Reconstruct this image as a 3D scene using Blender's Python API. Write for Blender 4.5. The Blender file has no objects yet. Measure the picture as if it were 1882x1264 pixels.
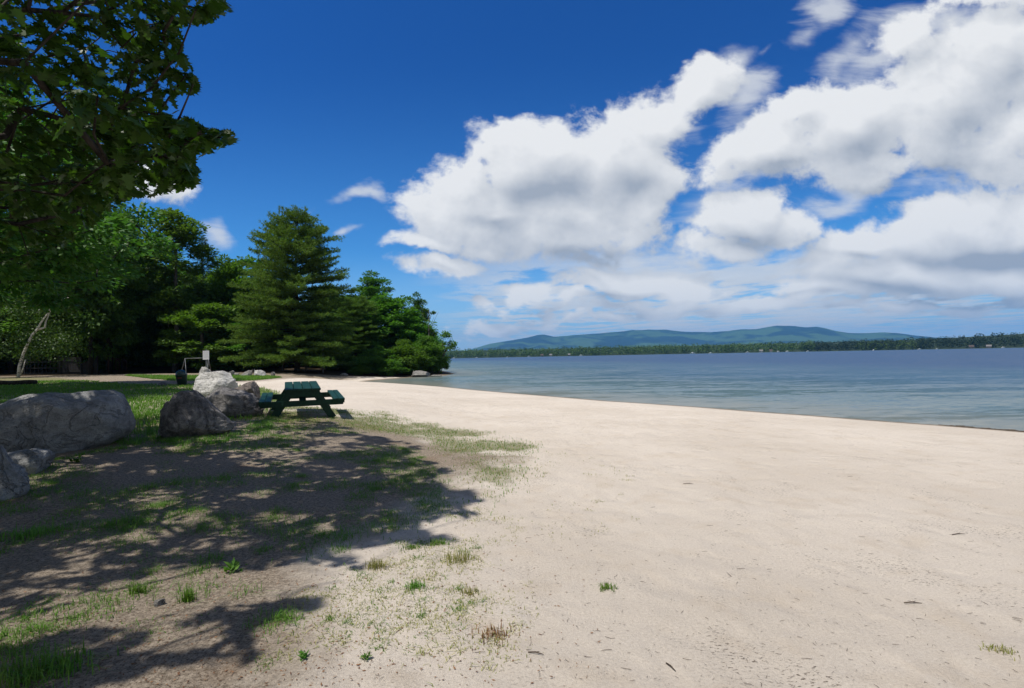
import bpy, bmesh, math, random
import numpy as np
from mathutils import Matrix, Vector, Euler, noise as mnoise

S = bpy.context.scene
COL = S.collection
rng = np.random.default_rng(7)
random.seed(7)
R = math.radians

# ------------------------------------------------------------------ camera
FPX = 957.0                      # focal length in photograph pixels (1882 wide)
CX, CY = 941.0, 632.0
CAMZ = 1.5
cam_rot = Matrix.Rotation(R(90 + 1.33), 3, 'X') @ Matrix.Rotation(R(-1.13), 3, 'Z')
cam = bpy.data.cameras.new("camera")
cam.sensor_width = 36.0
cam.lens = FPX / 1882.0 * 36.0
cam.clip_start = 0.05
cam.clip_end = 40000
camo = bpy.data.objects.new("camera", cam)
camo.matrix_world = Matrix.Translation((0, 0, CAMZ)) @ cam_rot.to_4x4()
COL.objects.link(camo)
S.camera = camo
CR = np.array(cam_rot)

# ------------------------------------------------------------------ exposure and sampling
S.view_settings.view_transform = 'Standard'
S.view_settings.look = 'None'
S.view_settings.exposure = 0.0
S.view_settings.gamma = 1.0
S.render.engine = 'CYCLES'
S.cycles.max_bounces = 6
S.cycles.diffuse_bounces = 3
S.cycles.glossy_bounces = 2
S.cycles.transmission_bounces = 3
S.cycles.transparent_max_bounces = 4
S.cycles.volume_bounces = 0
S.cycles.use_denoising = True
S.cycles.sample_clamp_indirect = 4.0
S.cycles.caustics_reflective = False
S.cycles.caustics_refractive = False

# ------------------------------------------------------------------ sun
SUN_EL = R(67)
SUN_AZ = (-0.86, -0.51)          # horizontal direction towards the sun
_l = math.hypot(*SUN_AZ)
SUN_DIR = np.array([SUN_AZ[0] / _l * math.cos(SUN_EL), SUN_AZ[1] / _l * math.cos(SUN_EL), math.sin(SUN_EL)])
sl = bpy.data.lights.new("sun", 'SUN')
sl.energy = 5.0
sl.angle = R(0.53)
sl.color = (1.0, 0.955, 0.88)
so = bpy.data.objects.new("sun", sl)
so.rotation_euler = Vector(SUN_DIR).to_track_quat('Z', 'Y').to_euler()
so.location = (0, 0, 60)
COL.objects.link(so)


def ray(px, py):
    d = CR @ np.array([(px - CX) / FPX, -(py - CY) / FPX, -1.0])
    return d


def uv(px, py):
    d = ray(px, py)
    return d[0] / d[1], d[2] / d[1]


def proj(P):
    """world points (n,3) -> px, py, depth"""
    q = (np.asarray(P) - np.array([0, 0, CAMZ])) @ CR
    dep = -q[:, 2]
    dd = np.where(np.abs(dep) < 1e-4, 1e-4, dep)
    return CX + q[:, 0] / dd * FPX, CY - q[:, 1] / dd * FPX, dep


# ------------------------------------------------------------------ world: Nishita sky with procedural clouds
W = bpy.data.worlds.new("World")
S.world = W
W.use_nodes = True
NT = W.node_tree
NT.nodes.clear()


class NB:
    def __init__(s, nt):
        s.nt = nt

    def n(s, t, **kw):
        nd = s.nt.nodes.new(t)
        for k, v in kw.items():
            setattr(nd, k, v)
        return nd

    def link(s, a, b):
        s.nt.links.new(a, b)

    def setin(s, sock, v):
        if hasattr(v, 'is_output'):
            s.nt.links.new(v, sock)
        elif v is not None:
            sock.default_value = v

    def math(s, op, a, b=None, c=None, clamp=False):
        nd = s.n('ShaderNodeMath', operation=op)
        nd.use_clamp = clamp
        s.setin(nd.inputs[0], a)
        if b is not None: s.setin(nd.inputs[1], b)
        if c is not None: s.setin(nd.inputs[2], c)
        return nd.outputs[0]

    def vm(s, op, a, b=None, scale=None):
        nd = s.n('ShaderNodeVectorMath', operation=op)
        s.setin(nd.inputs[0], a)
        if b is not None: s.setin(nd.inputs[1], b)
        if scale is not None: s.setin(nd.inputs['Scale'], scale)
        return nd.outputs['Value'] if op in ('LENGTH', 'DOT_PRODUCT') else nd.outputs['Vector']

    def noise(s, vec, scale, detail=4, rough=0.5, col=False, dist=0.0, dim='3D'):
        nd = s.n('ShaderNodeTexNoise', noise_dimensions=dim)
        s.setin(nd.inputs['Vector'], vec)
        nd.inputs['Scale'].default_value = scale
        nd.inputs['Detail'].default_value = detail
        nd.inputs['Roughness'].default_value = rough
        nd.inputs['Distortion'].default_value = dist
        return nd.outputs['Color'] if col else nd.outputs[0]

    def smooth(s, v, a, b, lo=0.0, hi=1.0):
        nd = s.n('ShaderNodeMapRange', interpolation_type='SMOOTHSTEP')
        s.setin(nd.inputs[0], v)
        nd.inputs[1].default_value = a
        nd.inputs[2].default_value = b
        nd.inputs[3].default_value = lo
        nd.inputs[4].default_value = hi
        return nd.outputs[0]

    def lin(s, v, a, b, lo=0.0, hi=1.0):
        nd = s.n('ShaderNodeMapRange')
        nd.clamp = True
        s.setin(nd.inputs[0], v)
        nd.inputs[1].default_value = a
        nd.inputs[2].default_value = b
        nd.inputs[3].default_value = lo
        nd.inputs[4].default_value = hi
        return nd.outputs[0]

    def mix(s, f, a, b, mode='MIX'):
        nd = s.n('ShaderNodeMix', data_type='RGBA', blend_type=mode)
        s.setin(nd.inputs[0], f)
        for i, v in ((6, a), (7, b)):
            if hasattr(v, 'is_output'):
                s.nt.links.new(v, nd.inputs[i])
            else:
                nd.inputs[i].default_value = (v[0], v[1], v[2], 1)
        return nd.outputs[2]

    def mapping(s, vec, loc=(0, 0, 0), rot=(0, 0, 0), scale=(1, 1, 1), typ='POINT'):
        nd = s.n('ShaderNodeMapping', vector_type=typ)
        s.setin(nd.inputs[0], vec)
        nd.inputs[1].default_value = loc
        nd.inputs[2].default_value = rot
        nd.inputs[3].default_value = scale
        return nd.outputs[0]

    def sep(s, v):
        nd = s.n('ShaderNodeSeparateXYZ')
        s.setin(nd.inputs[0], v)
        return nd.outputs

    def comb(s, x, y, z):
        nd = s.n('ShaderNodeCombineXYZ')
        for i, v in enumerate((x, y, z)):
            s.setin(nd.inputs[i], v)
        return nd.outputs[0]


# cumulus shapes: (px, py, rx, ry, rotation deg, weight) in photograph pixels, turned into sky directions
CUM = [(1010, 375, 130, 62, 0, 1.05), (1420, 300, 120, 40, -8, .6), (1690, 60, 90, 40, -35, .5), (1200, 560, 140, 22, 0, .55), (1400, 560, 180, 22, 0, .5), (1650, 565, 180, 20, 0, .5), (900, 590, 70, 14, 0, .5), (1050, 590, 120, 14, 0, .5),
   
    # main cloud
    (905, 385, 195, 95, -8, 1.0), (1010, 300, 175, 100, -6, 1.05), (1150, 305, 140, 115, -12, .95),
    (1000, 415, 190, 70, 4, .9), (1215, 225, 95, 70, -35, .9), (1275, 165, 80, 55, -45, .85), (1180, 380, 90, 65, -35, .75),
    (850, 340, 90, 60, -35, .7), (1060, 460, 95, 36, 10, .62), (1220, 330, 75, 70, -20, .75),
    # puffs below its left end
    (790, 442, 100, 24, 0, .72), (808, 488, 70, 32, 0, .8), (870, 450, 60, 25, 0, .6),
    # upper right band
    (1390, 285, 150, 60, -14, .8), (1560, 235, 200, 110, -24, 1.0), (1740, 190, 220, 130, -22, 1.05),
    (1850, 90, 130, 120, -35, .95), (1900, 250, 200, 90, -15, .85), (1470, 200, 90, 45, -30, .6), (1830, -10, 110, 60, -5, .7),
    (1600, 300, 180, 50, -8, .7), (2050, 150, 250, 200, -20, 1),
    # middle puffs
    (1370, 400, 105, 55, 0, .85), (1330, 445, 110, 35, 5, .7), (1455, 420, 75, 50, 10, .7), (1640, 415, 90, 34, -8, .45),
    # lower right bank
    (1760, 420, 230, 85, -9, .95), (1900, 400, 190, 80, -12, .95), (1570, 460, 120, 45, -5, .75), (1660, 500, 270, 55, -3, .85),
    (1850, 490, 190, 65, 2, .9), (1500, 525, 140, 34, 0, .6), (2080, 430, 250, 110, 0, .9),
    # lower middle
    (960, 540, 75, 30, -4, .75), (905, 553, 50, 18, 0, .55), (1120, 515, 140, 40, 3, .75), (1250, 535, 110, 34, 0, .6), (1040, 550, 80, 22, 0, .55),
    # small clouds at left
    (285, 335, 80, 36, 10, .6),
]
# thin streaks: softer and more transparent
WISP = [(1640, 70, 130, 60, -40, .8), (1760, 30, 120, 50, -35, .7), (1500, 40, 60, 60, -55, .7), (1350, 130, 70, 50, -45, .7),
   (1370, 190, 90, 60, -40, .7), (1450, 90, 60, 50, -50, .7), (1560, 100, 110, 60, -40, .7), (1240, 480, 260, 60, -4, .7), (1560, 500, 260, 50, -4, .6), (1700, 590, 300, 30, 0, .6), (1340, 330, 120, 60, -15, .7),
   (665, 364, 44, 22, 5, .9), (405, 412, 52, 34, 25, .85), (672, 443, 24, 18, 0, .8), (595, 400, 26, 14, 0, .5), (815, 278, 20, 16, 0, .5),
   
    (1490, 60, 75, 40, -45, .6), (1600, 130, 120, 50, -35, .7), (1400, 110, 50, 22, -40, .5), (1310, 180, 90, 45, -40, .55),
    (1700, 60, 120, 35, -30, .5), (1520, 150, 60, 45, -30, .6), (1560, 360, 160, 45, -6, .65), (1800, 280, 140, 50, -12, .7), (1680, 345, 130, 45, -8, .55), (1480, 480, 200, 50, -5, .6), (1210, 490, 130, 45, -5, .55),
    (1400, 590, 600, 40, 0, .6), (950, 590, 150, 30, 0, .45), (1250, 250, 60, 60, -40, .5), (1650, 450, 300, 60, -6, .5),
]


# grey undersides inside the clouds
BASES = [(1570, 470, 90, 14, 0, .6), (1760, 540, 160, 14, 0, .7), (1440, 300, 120, 20, -10, .5), (1480, 545, 90, 10, 0, .5), (985, 368, 170, 42, -4, .85), (900, 400, 110, 22, 0, .7), (1090, 460, 110, 22, 4, .8), (1160, 330, 60, 60, -30, .4), (1840, 468, 160, 26, 2, 1.1), (1680, 470, 150, 24, 0, .7), (1560, 262, 170, 40, -18, .45), (1720, 330, 160, 40, -5, .6), (1360, 455, 110, 20, 2, .5), (1600, 520, 220, 16, 0, .6), (1130, 535, 120, 14, 0, .6), (1800, 200, 120, 60, -20, .35)]


def cloud_group(name, shapes, warps, base_amp):
    g = bpy.data.node_groups.new(name, 'ShaderNodeTree')
    g.interface.new_socket("Vector", in_out='INPUT', socket_type='NodeSocketVector')
    g.interface.new_socket("Density", in_out='OUTPUT', socket_type='NodeSocketFloat')
    b = NB(g)
    gi = b.n('NodeGroupInput'); go = b.n('NodeGroupOutput')
    p = gi.outputs[0]
    q = p
    for sc, amp, det in warps:
        nz = b.noise(p, sc, det, .55, col=True)
        nz = b.vm('SUBTRACT', nz, (.5, .5, .5))
        q = b.vm('ADD', q, b.vm('SCALE', nz, scale=amp))
    q = b.vm('MULTIPLY', q, (1, 1, 0))
    acc = None
    for (px, py, rx, ry, rot, w) in shapes:
        u, v = uv(px, py)
        qi = q
        if acc is not None:          # each shape waits for the one before it: keeps the shader's stack small
            nd = b.n('ShaderNodeVectorMath', operation='MULTIPLY_ADD')
            b.link(acc, nd.inputs[0]); nd.inputs[1].default_value = (1e-6,) * 3; b.link(q, nd.inputs[2])
            qi = nd.outputs[0]
        m = b.mapping(qi, (u, v, 0), (0, 0, R(-rot)), (rx / FPX, ry / FPX, 1), 'TEXTURE')
        ln = b.vm('LENGTH', m)
        val = b.math('MULTIPLY_ADD', ln, -w, w)
        acc = val if acc is None else b.math('SMOOTH_MAX', acc, val, .10)
    acc = b.math('MAXIMUM', acc, -1.0)
    b.link(acc, go.inputs[0])
    return g


b = NB(NT)
tc = b.n('ShaderNodeTexCoord')
D = tc.outputs['Generated']
dx, dy, dz = b.sep(D)[:3]
dyc = b.math('MAXIMUM', dy, 0.05)
U = b.math('DIVIDE', dx, dyc)
V = b.math('DIVIDE', dz, dyc)
P = b.comb(U, V, 0.0)
front = b.smooth(dy, .08, .25)

sky = b.n('ShaderNodeTexSky', sky_type='NISHITA')
sky.sun_disc = False
sky.sun_elevation = SUN_EL
sky.sun_rotation = math.atan2(SUN_DIR[0], SUN_DIR[1])
sky.altitude = 120
sky.air_density = 1.0
sky.dust_density = 0.35
sky.ozone_density = 2.2
skyc = sky.outputs[0]
tint = b.n('ShaderNodeMix', data_type='RGBA', blend_type='MULTIPLY')
tint.inputs[0].default_value = 1
b.link(skyc, tint.inputs[6])
b.link(b.mix(front, (1.02, .90, .80), b.mix(b.smooth(V, .05, .62), (.34, .97, 1.52), (.08, .46, 1.08))), tint.inputs[7])
skyc = tint.outputs[2]

gcum = cloud_group("cumulus", CUM, [(2.6, .16, 3), (9.0, .075, 4)], 1)
gwis = cloud_group("wisps", WISP, [(2.0, .25, 3), (7.0, .10, 4)], 1)


def use(g, vec):
    nd = b.n('ShaderNodeGroup')
    nd.node_tree = g
    b.setin(nd.inputs[0], vec)
    return nd.outputs[0]


# edge noise: finer and flatter towards the horizon, as for a real cloud deck
dzp = b.math('ADD', b.math('MAXIMUM', dz, 0.0), .13)
PL = b.comb(b.math('DIVIDE', dx, dzp), b.math('MULTIPLY', b.math('DIVIDE', dy, dzp), .48), 0.0)
vsel = b.smooth(V, .10, .24)
f1a = b.noise(b.vm('MULTIPLY', P, (1, 1.25, 1)), 7.0, 10, .60, dist=.2)
f1b = b.noise(PL, 2.6, 8, .60, dist=.2)
f1 = b.mix(vsel, f1b, f1a)
f2 = b.noise(b.vm('MULTIPLY', P, (1, 1.3, 1)), 26, 6, .62)
dens0 = use(gcum, P)
off = b.vm('ADD', P, (-0.022, 0.046, 0))
densU = use(gcum, off)
edge = b.math('MULTIPLY_ADD', f1, 1.75, -.86)
edge = b.math('ADD', edge, b.math('MULTIPLY_ADD', f2, .50, -.25))
dens = b.math('ADD', dens0, edge)
a_c = b.smooth(dens, -0.03, 0.33)
# light: brighter where there is less cloud towards the sun, grey bases
f1u = b.noise(b.vm('MULTIPLY', b.vm('ADD', P, (-0.012, 0.026, 0)), (1, 1.25, 1)), 7.0, 8, .58, dist=.2)
grad = b.math('SUBTRACT', dens0, densU)
gfine = b.math('MULTIPLY', b.math('SUBTRACT', f1a, f1u), vsel)
lit = b.math('MULTIPLY_ADD', grad, 1.0, .70)
lit = b.math('MULTIPLY_ADD', gfine, 1.15, lit)
gsh = cloud_group("cloud_bases", BASES, [(3.0, .12, 2)], 1)
bs = b.smooth(use(gsh, P), -.1, 1.0)
lit = b.math('MULTIPLY_ADD', bs, -.78, lit)
lit = b.math('MULTIPLY_ADD', b.smooth(dens, .35, 1.3), -.16, lit)
lit = b.math('MINIMUM', b.math('MAXIMUM', lit, 0.0), 1.0)
ccol = b.mix(lit, (4.0, 4.5, 5.3), (9.2, 9.3, 9.4))
# wisps
ws = b.mapping(P, rot=(0, 0, R(-32)), scale=(4.5, 14, 1))
wn = b.noise(ws, 1.0, 7, .6, dist=.5)
wd = b.math('ADD', use(gwis, P), b.math('MULTIPLY_ADD', wn, 1.9, -1.1))
a_w = b.smooth(wd, -.10, .65, 0, .80)
# low layer of flat clouds in perspective (a real layer at constant height)
dzc = b.math('MAXIMUM', dz, 0.012)
L = b.comb(b.math('DIVIDE', dx, dzc), b.math('DIVIDE', dy, dzc), 0.0)
ln = b.noise(b.mapping(L, loc=(3.1, 1.7, 0), scale=(1, .7, 1)), .85, 9, .58)
lay = b.smooth(ln, .42, .55)
elev = b.smooth(V, .03, .10)
elev2 = b.smooth(V, .24, .13)
rightw = b.smooth(U, -.22, .05)
a_l = b.math('MULTIPLY', b.math('MULTIPLY', lay, elev2), rightw)
a_l = b.math('MULTIPLY', b.math('MULTIPLY', a_l, .92), b.smooth(dz, 0.0, .015))
lowc = b.mix(b.noise(L, .9, 4, .5), (5.7, 6.3, 7.0), (8.8, 9.0, 9.2))
# other clouds behind and above the camera, so that the light is right all round
hb = b.noise(b.mapping(L, loc=(9, 4, 0)), .8, 7, .55)
a_b = b.math('MULTIPLY', b.smooth(hb, .45, .60), b.math('SUBTRACT', 1.0, front))
# horizon whitening (the sky's own haze)
hz = b.smooth(V, .22, .0, 0, .72)
hz = b.math('MULTIPLY', hz, 1.0)
base = b.mix(hz, skyc, (5.0, 7.3, 9.8))
c = b.mix(a_l, base, lowc)
c = b.mix(b.math('MULTIPLY', a_w, front), c, (7.6, 7.9, 8.3))
c = b.mix(b.math('MULTIPLY', a_c, front), c, ccol)
c = b.mix(b.math('MULTIPLY', a_b, .8), c, (6.0, 6.0, 6.0))
bg = b.n('ShaderNodeBackground')
b.link(c, bg.inputs[0])
bg.inputs[1].default_value = 0.095
out = b.n('ShaderNodeOutputWorld')
b.link(bg.outputs[0], out.inputs[0])
W.cycles.sampling_method = 'MANUAL'
W.cycles.sample_map_resolution = 512

# ------------------------------------------------------------------ numpy helpers


def ss(a, b_, x):
    t = np.clip((x - a) / (b_ - a), 0, 1)
    return t * t * (3 - 2 * t)


def _hash(ix, iy, seed):
    h = (ix.astype(np.int64) * 374761393 + iy.astype(np.int64) * 668265263 + seed * 1274126177) & 0xffffffff
    h = ((h ^ (h >> 13)) * 1274126177) & 0xffffffff
    h = h ^ (h >> 16)
    return (h & 0xffff) / 65535.0


def vnoise(x, y, seed=0):
    x = np.asarray(x, float); y = np.asarray(y, float)
    ix = np.floor(x); iy = np.floor(y)
    fx = x - ix; fy = y - iy
    fx = fx * fx * (3 - 2 * fx); fy = fy * fy * (3 - 2 * fy)
    a = _hash(ix, iy, seed); b1 = _hash(ix + 1, iy, seed); c1 = _hash(ix, iy + 1, seed); d1 = _hash(ix + 1, iy + 1, seed)
    return (a * (1 - fx) + b1 * fx) * (1 - fy) + (c1 * (1 - fx) + d1 * fx) * fy


def fbm(x, y, seed=0, octv=4):
    v = 0; a = .5; t = 0
    for i in range(octv):
        v = v + a * vnoise(x * 2 ** i, y * 2 ** i, seed + i * 17); t += a; a *= .5
    return v / t


def sdist(poly, x, y):
    """signed distance, positive inside"""
    poly = np.asarray(poly, float)
    best = np.full(x.shape, 1e18); inside = np.zeros(x.shape, bool)
    n = len(poly)
    for i in range(n):
        ax, ay = poly[i]; bx, by = poly[(i + 1) % n]
        ex, ey = bx - ax, by - ay
        t = np.clip(((x - ax) * ex + (y - ay) * ey) / (ex * ex + ey * ey + 1e-12), 0, 1)
        d2 = (x - ax - t * ex) ** 2 + (y - ay - t * ey) ** 2
        best = np.minimum(best, d2)
        cond = ((ay > y) != (by > y))
        xin = ex * (y - ay) / (ey if abs(ey) > 1e-12 else 1e-12) + ax
        inside ^= cond & (x < xin)
    d = np.sqrt(best)
    return np.where(inside, d, -d)


WZ = -0.5


def onz(px, py, z):
    d = ray(px, py)
    t = (z - CAMZ) / d[2]
    return d[0] * t, d[1] * t


SHORE = [onz(*p, WZ) for p in [(1882, 793), (1740, 782), (1600, 772), (1500, 764), (1400, 757), (1300, 749), (1200, 742), (1120, 737), (1050, 731), (950, 723),
                               (880, 717), (820, 711), (760, 706.5), (715, 703.5), (668, 701), (690, 698.5), (740, 694.5), (765, 692), (800, 690.5), (817, 690)]]
e0, e1 = SHORE[0], SHORE[1]
dirx, diry = e0[0] - e1[0], e0[1] - e1[1]
k = 40 / math.hypot(dirx, diry)
LAND = SHORE + [(-7.0, 63.0), (-9, 72), (-16, 100), (-40, 200), (-150, 500), (-3000, 2000), (-3000, -3000), (3000, -3000), (e0[0] + dirx * k + 300, e0[1] + diry * k - 300), (e0[0] + dirx * k, e0[1] + diry * k)]


def H(x, y):
    x = np.asarray(x, float); y = np.asarray(y, float)
    s = sdist(LAND, x, y)
    sl_ = np.maximum(s, 0)
    z = WZ + 0.56 * (1 - np.exp(-sl_ / 7.0))
    r1 = .33 * ss(-1.0, -5.5, x) * ss(2.5, 10, y) * ss(0, 9, s)
    r2 = .12 * ss(12, 40, y) * ss(-6, -14, x) * ss(1, 12, s)
    z = z + r1 + r2 + .5 * ss(60, 130, np.hypot(x, y)) * ss(2, 20, s)
    z = z + .055 * np.clip(y - 57, 0, 120) * ss(-10, -17, x + .13 * (y - 60)) * ss(2, 8, s)
    near = ss(30, 12, np.hypot(x, y)) * ss(.2, 3, s)
    z = z + (fbm(x * .45, y * .45, 3) - .5) * .08 * ss(.3, 4, s) + (fbm(x * 3.2, y * 3.2, 5, 3) - .5) * .024 * near
    z = z + (vnoise(x * 9, y * 9, 8) - .5) * .012 * near
    d = np.maximum(-s, 0)
    zl = WZ - .03 * np.minimum(d, 40) - .05 * np.clip(d - 40, 0, 130)
    r = np.hypot(x, y)
    a = np.arctan2(x, y)
    far = WZ + .03 * (r - 900 - 25 * (vnoise(a * 30, a * 0, 2) - .5)) + 0.0 * a
    far = np.minimum(far, 22 + .004 * np.maximum(r - 1800, 0)) + np.where(r > 900, 10 * ss(.62, .85, a) * ss(905, 1150, r), 0)
    z = np.where(s > 0, z, np.maximum(zl, np.minimum(far, 40)))
    return z


def hz1(x, y):
    return float(H(np.array([x]), np.array([y]))[0])


def G(px, py):
    """where the line of sight through a photograph pixel meets the ground"""
    d = ray(px, py)
    t = np.geomspace(1.2, 400, 4000)
    x = d[0] * t; y = d[1] * t; z = CAMZ + d[2] * t
    below = z < H(x, y)
    i = int(np.argmax(below)) if below.any() else len(t) - 1
    return np.array([x[i], y[i], H(x[i:i + 1], y[i:i + 1])[0]])


def at_depth(px, py, y):
    d = ray(px, py)
    t = y / d[1]
    return np.array([d[0] * t, d[1] * t, CAMZ + d[2] * t])


# ------------------------------------------------------------------ mesh and object helpers
def mesh_np(name, V, faces_flat, counts, mats, smooth=False, midx=None):
    me = bpy.data.meshes.new(name)
    V = np.asarray(V, np.float32).reshape(-1, 3)
    faces_flat = np.asarray(faces_flat, np.int32).ravel()
    counts = np.asarray(counts, np.int32).ravel()
    me.vertices.add(len(V)); me.vertices.foreach_set('co', V.ravel())
    me.loops.add(len(faces_flat)); me.loops.foreach_set('vertex_index', faces_flat)
    me.polygons.add(len(counts))
    st = np.concatenate([[0], np.cumsum(counts)[:-1]]).astype(np.int32)
    me.polygons.foreach_set('loop_start', st)
    me.polygons.foreach_set('loop_total', counts)
    if midx is not None:
        me.polygons.foreach_set('material_index', np.asarray(midx, np.int32))
    me.polygons.foreach_set('use_smooth', np.full(len(counts), bool(smooth)))
    for m in (mats if isinstance(mats, (list, tuple)) else [mats]):
        me.materials.append(m)
    me.update(calc_edges=True)
    me.validate()
    return me


class MB:
    """collects shapes and links them as ONE mesh object"""

    def __init__(s):
        s.V = []; s.F = []; s.C = []; s.n = 0

    def add(s, V, F, C):
        V = np.asarray(V, float).reshape(-1, 3)
        s.V.append(V); s.F.append(np.asarray(F).ravel() + s.n); s.C.append(np.asarray(C).ravel()); s.n += len(V)
        return s

    def box(s, c, size, rot=None, bev=0.0):
        bm = bmesh.new()
        bmesh.ops.create_cube(bm, size=1.0)
        for v in bm.verts:
            v.co = Vector((v.co.x * size[0], v.co.y * size[1], v.co.z * size[2]))
        if bev > 0:
            bmesh.ops.bevel(bm, geom=bm.edges[:], offset=bev, segments=2, affect='EDGES')
        M = Matrix.Translation(c) @ (rot.to_4x4() if rot is not None else Matrix.Identity(4))
        return s.bm(bm, M)

    def bm(s, bm, M=Matrix.Identity(4)):
        bm.verts.index_update()
        V = [tuple(M @ v.co) for v in bm.verts]
        F = [v.index for f in bm.faces for v in f.verts]
        C = [len(f.verts) for f in bm.faces]
        bm.free()
        return s.add(V, F, C)

    def beam(s, a, b_, w, t, bev=0.004, up=(0, 0, 1)):
        a = Vector(a); b_ = Vector(b_)
        d = (b_ - a)
        y = d.normalized()
        x = y.cross(Vector(up))
        if x.length < 1e-4: x = Vector((1, 0, 0))
        x.normalize()
        z = x.cross(y)
        rot = Matrix((x, y, z)).transposed()
        return s.box((a + b_) / 2, (w, d.length, t), rot, bev)

    def tube(s, pts, rad, sides=8, cap=True):
        V, F, C = tube(pts, rad, sides, cap)
        return s.add(V, F, C)

    def build(s, name, mat, parent=None, smooth=False, loc=None):
        me = mesh_np(name, np.concatenate(s.V), np.concatenate(s.F), np.concatenate(s.C), mat, smooth)
        o = bpy.data.objects.new(name, me)
        COL.objects.link(o)
        if parent is not None: o.parent = parent
        if loc is not None: o.location = loc
        return o


def tube(pts, rad, sides=8, cap=True):
    pts = np.asarray(pts, float); n = len(pts)
    rad = np.broadcast_to(np.asarray(rad, float), (n,))
    T = np.gradient(pts, axis=0)
    T /= np.linalg.norm(T, axis=1, keepdims=True) + 1e-12
    ref = np.array([0.31, 0.17, 1.0]) if abs(T[0, 2]) < .9 else np.array([1.0, .13, 0])
    V = np.zeros((n, sides, 3))
    ang = np.arange(sides) / sides * 2 * np.pi
    for i in range(n):
        x = np.cross(T[i], ref); x /= np.linalg.norm(x) + 1e-12
        y = np.cross(T[i], x)
        V[i] = pts[i] + rad[i] * (np.cos(ang)[:, None] * x + np.sin(ang)[:, None] * y)
    F = []; C = []
    j = np.arange(sides); j2 = (j + 1) % sides
    for i in range(n - 1):
        q = np.stack([i * sides + j, i * sides + j2, (i + 1) * sides + j2, (i + 1) * sides + j], 1)
        F.append(q.ravel()); C += [4] * sides
    if cap:
        F.append(j[::-1]); C.append(sides)
        F.append((n - 1) * sides + j); C.append(sides)
    return V.reshape(-1, 3), np.concatenate(F), C


def tag(o, label=None, cat=None, group=None, kind=None):
    if label: o['label'] = label
    if cat: o['category'] = cat
    if group: o['group'] = group
    if kind: o['kind'] = kind
    return o


def empty(name, loc, rz=0.0, label=None, cat=None, group=None):
    o = bpy.data.objects.new(name, None)
    o.empty_display_size = .2
    o.location = loc; o.rotation_euler = (0, 0, rz)
    COL.objects.link(o)
    return tag(o, label, cat, group)


KIDS = {}


def children(o):
    return [c for c in bpy.data.objects if c.parent == o]


def copy_thing(root, kids):
    r = root.copy(); COL.objects.link(r)
    for ch, gk in kids:
        c_ = ch.copy(); COL.objects.link(c_); c_.parent = r
        for g in gk:
            d_ = g.copy(); COL.objects.link(d_); d_.parent = c_
    return r


# ------------------------------------------------------------------ materials
def new_mat(name):
    m = bpy.data.materials.new(name)
    m.use_nodes = True
    m.node_tree.nodes.clear()
    return m, NB(m.node_tree)


def finish(m, nb, shader, disp=None):
    o = nb.n('ShaderNodeOutputMaterial')
    nb.link(shader, o.inputs[0])
    return m


def principled(nb, col, rough=.6, spec=.4, normal=None, **kw):
    p = nb.n('ShaderNodeBsdfPrincipled')
    nb.setin(p.inputs['Base Color'], col if hasattr(col, 'is_output') else (*col, 1))
    nb.setin(p.inputs['Roughness'], rough)
    nb.setin(p.inputs['Specular IOR Level'], spec)
    if normal is not None: nb.link(normal, p.inputs['Normal'])
    for k_, v_ in kw.items(): nb.setin(p.inputs[k_], v_)
    return p.outputs[0]


def bump(nb, h, dist, strength=1.0, normal=None):
    bn = nb.n('ShaderNodeBump')
    nb.link(h, bn.inputs['Height'])
    bn.inputs['Distance'].default_value = dist
    bn.inputs['Strength'].default_value = strength
    if normal is not None: nb.link(normal, bn.inputs['Normal'])
    return bn.outputs[0]


def leaf_mat(name, c1, c2, trans=.35, rough=.5, tr_tint=(1.1, 1.25, .5), spec=.3):
    m, nb = new_mat(name)
    g = nb.n('ShaderNodeNewGeometry')
    oi = nb.n('ShaderNodeObjectInfo')
    f = g.outputs['Random Per Island']
    col = nb.mix(f, c1, c2)
    hv = nb.n('ShaderNodeHueSaturation')
    nb.link(col, hv.inputs['Color'])
    nb.link(nb.lin(oi.outputs['Random'], 0, 1, .485, .515), hv.inputs['Hue'])
    nb.link(nb.lin(oi.outputs['Random'], 0, 1, .85, 1.15), hv.inputs['Value'])
    col = hv.outputs[0]
    p = principled(nb, col, rough, spec)
    t = nb.n('ShaderNodeBsdfTranslucent')
    nb.link(nb.mix(1.0, col, tr_tint, 'MULTIPLY'), t.inputs[0])
    mx = nb.n('ShaderNodeMixShader')
    mx.inputs[0].default_value = trans
    nb.link(p, mx.inputs[1]); nb.link(t.outputs[0], mx.inputs[2])
    return finish(m, nb, mx.outputs[0])


M = {}
M['oak_leaf'] = leaf_mat('oak_leaf', (.026, .078, .010), (.060, .140, .020), .42, .45)
M['leaf'] = leaf_mat('broad_leaf', (.060, .150, .020), (.125, .245, .036), .40, .55, spec=.2)
M['leaf_dark'] = leaf_mat('dark_leaf', (.042, .118, .018), (.095, .195, .034), .38, .5)
M['leaf_light'] = leaf_mat('light_leaf', (.070, .165, .022), (.135, .245, .040), .38, .55, spec=.2)
M['leaf_birch'] = leaf_mat('birch_leaf', (.035, .075, .014), (.070, .120, .024), .35, .5)
M['needle'] = leaf_mat('pine_needle', (.075, .145, .030), (.155, .215, .045), .30, .65, spec=.1)
M['needle_dark'] = leaf_mat('dark_needle', (.040, .085, .026), (.085, .135, .040), .15, .6, spec=.15)
M['grass'] = leaf_mat('grass_blade', (.080, .195, .022), (.185, .305, .052), .38, .5)
M['grass_dry'] = leaf_mat('dry_grass_blade', (.22, .25, .07), (.40, .36, .15), .3, .6)
M['far_leaf'] = leaf_mat('far_leaf', (.035, .075, .018), (.090, .140, .032), .2, .7, spec=.1)
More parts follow.
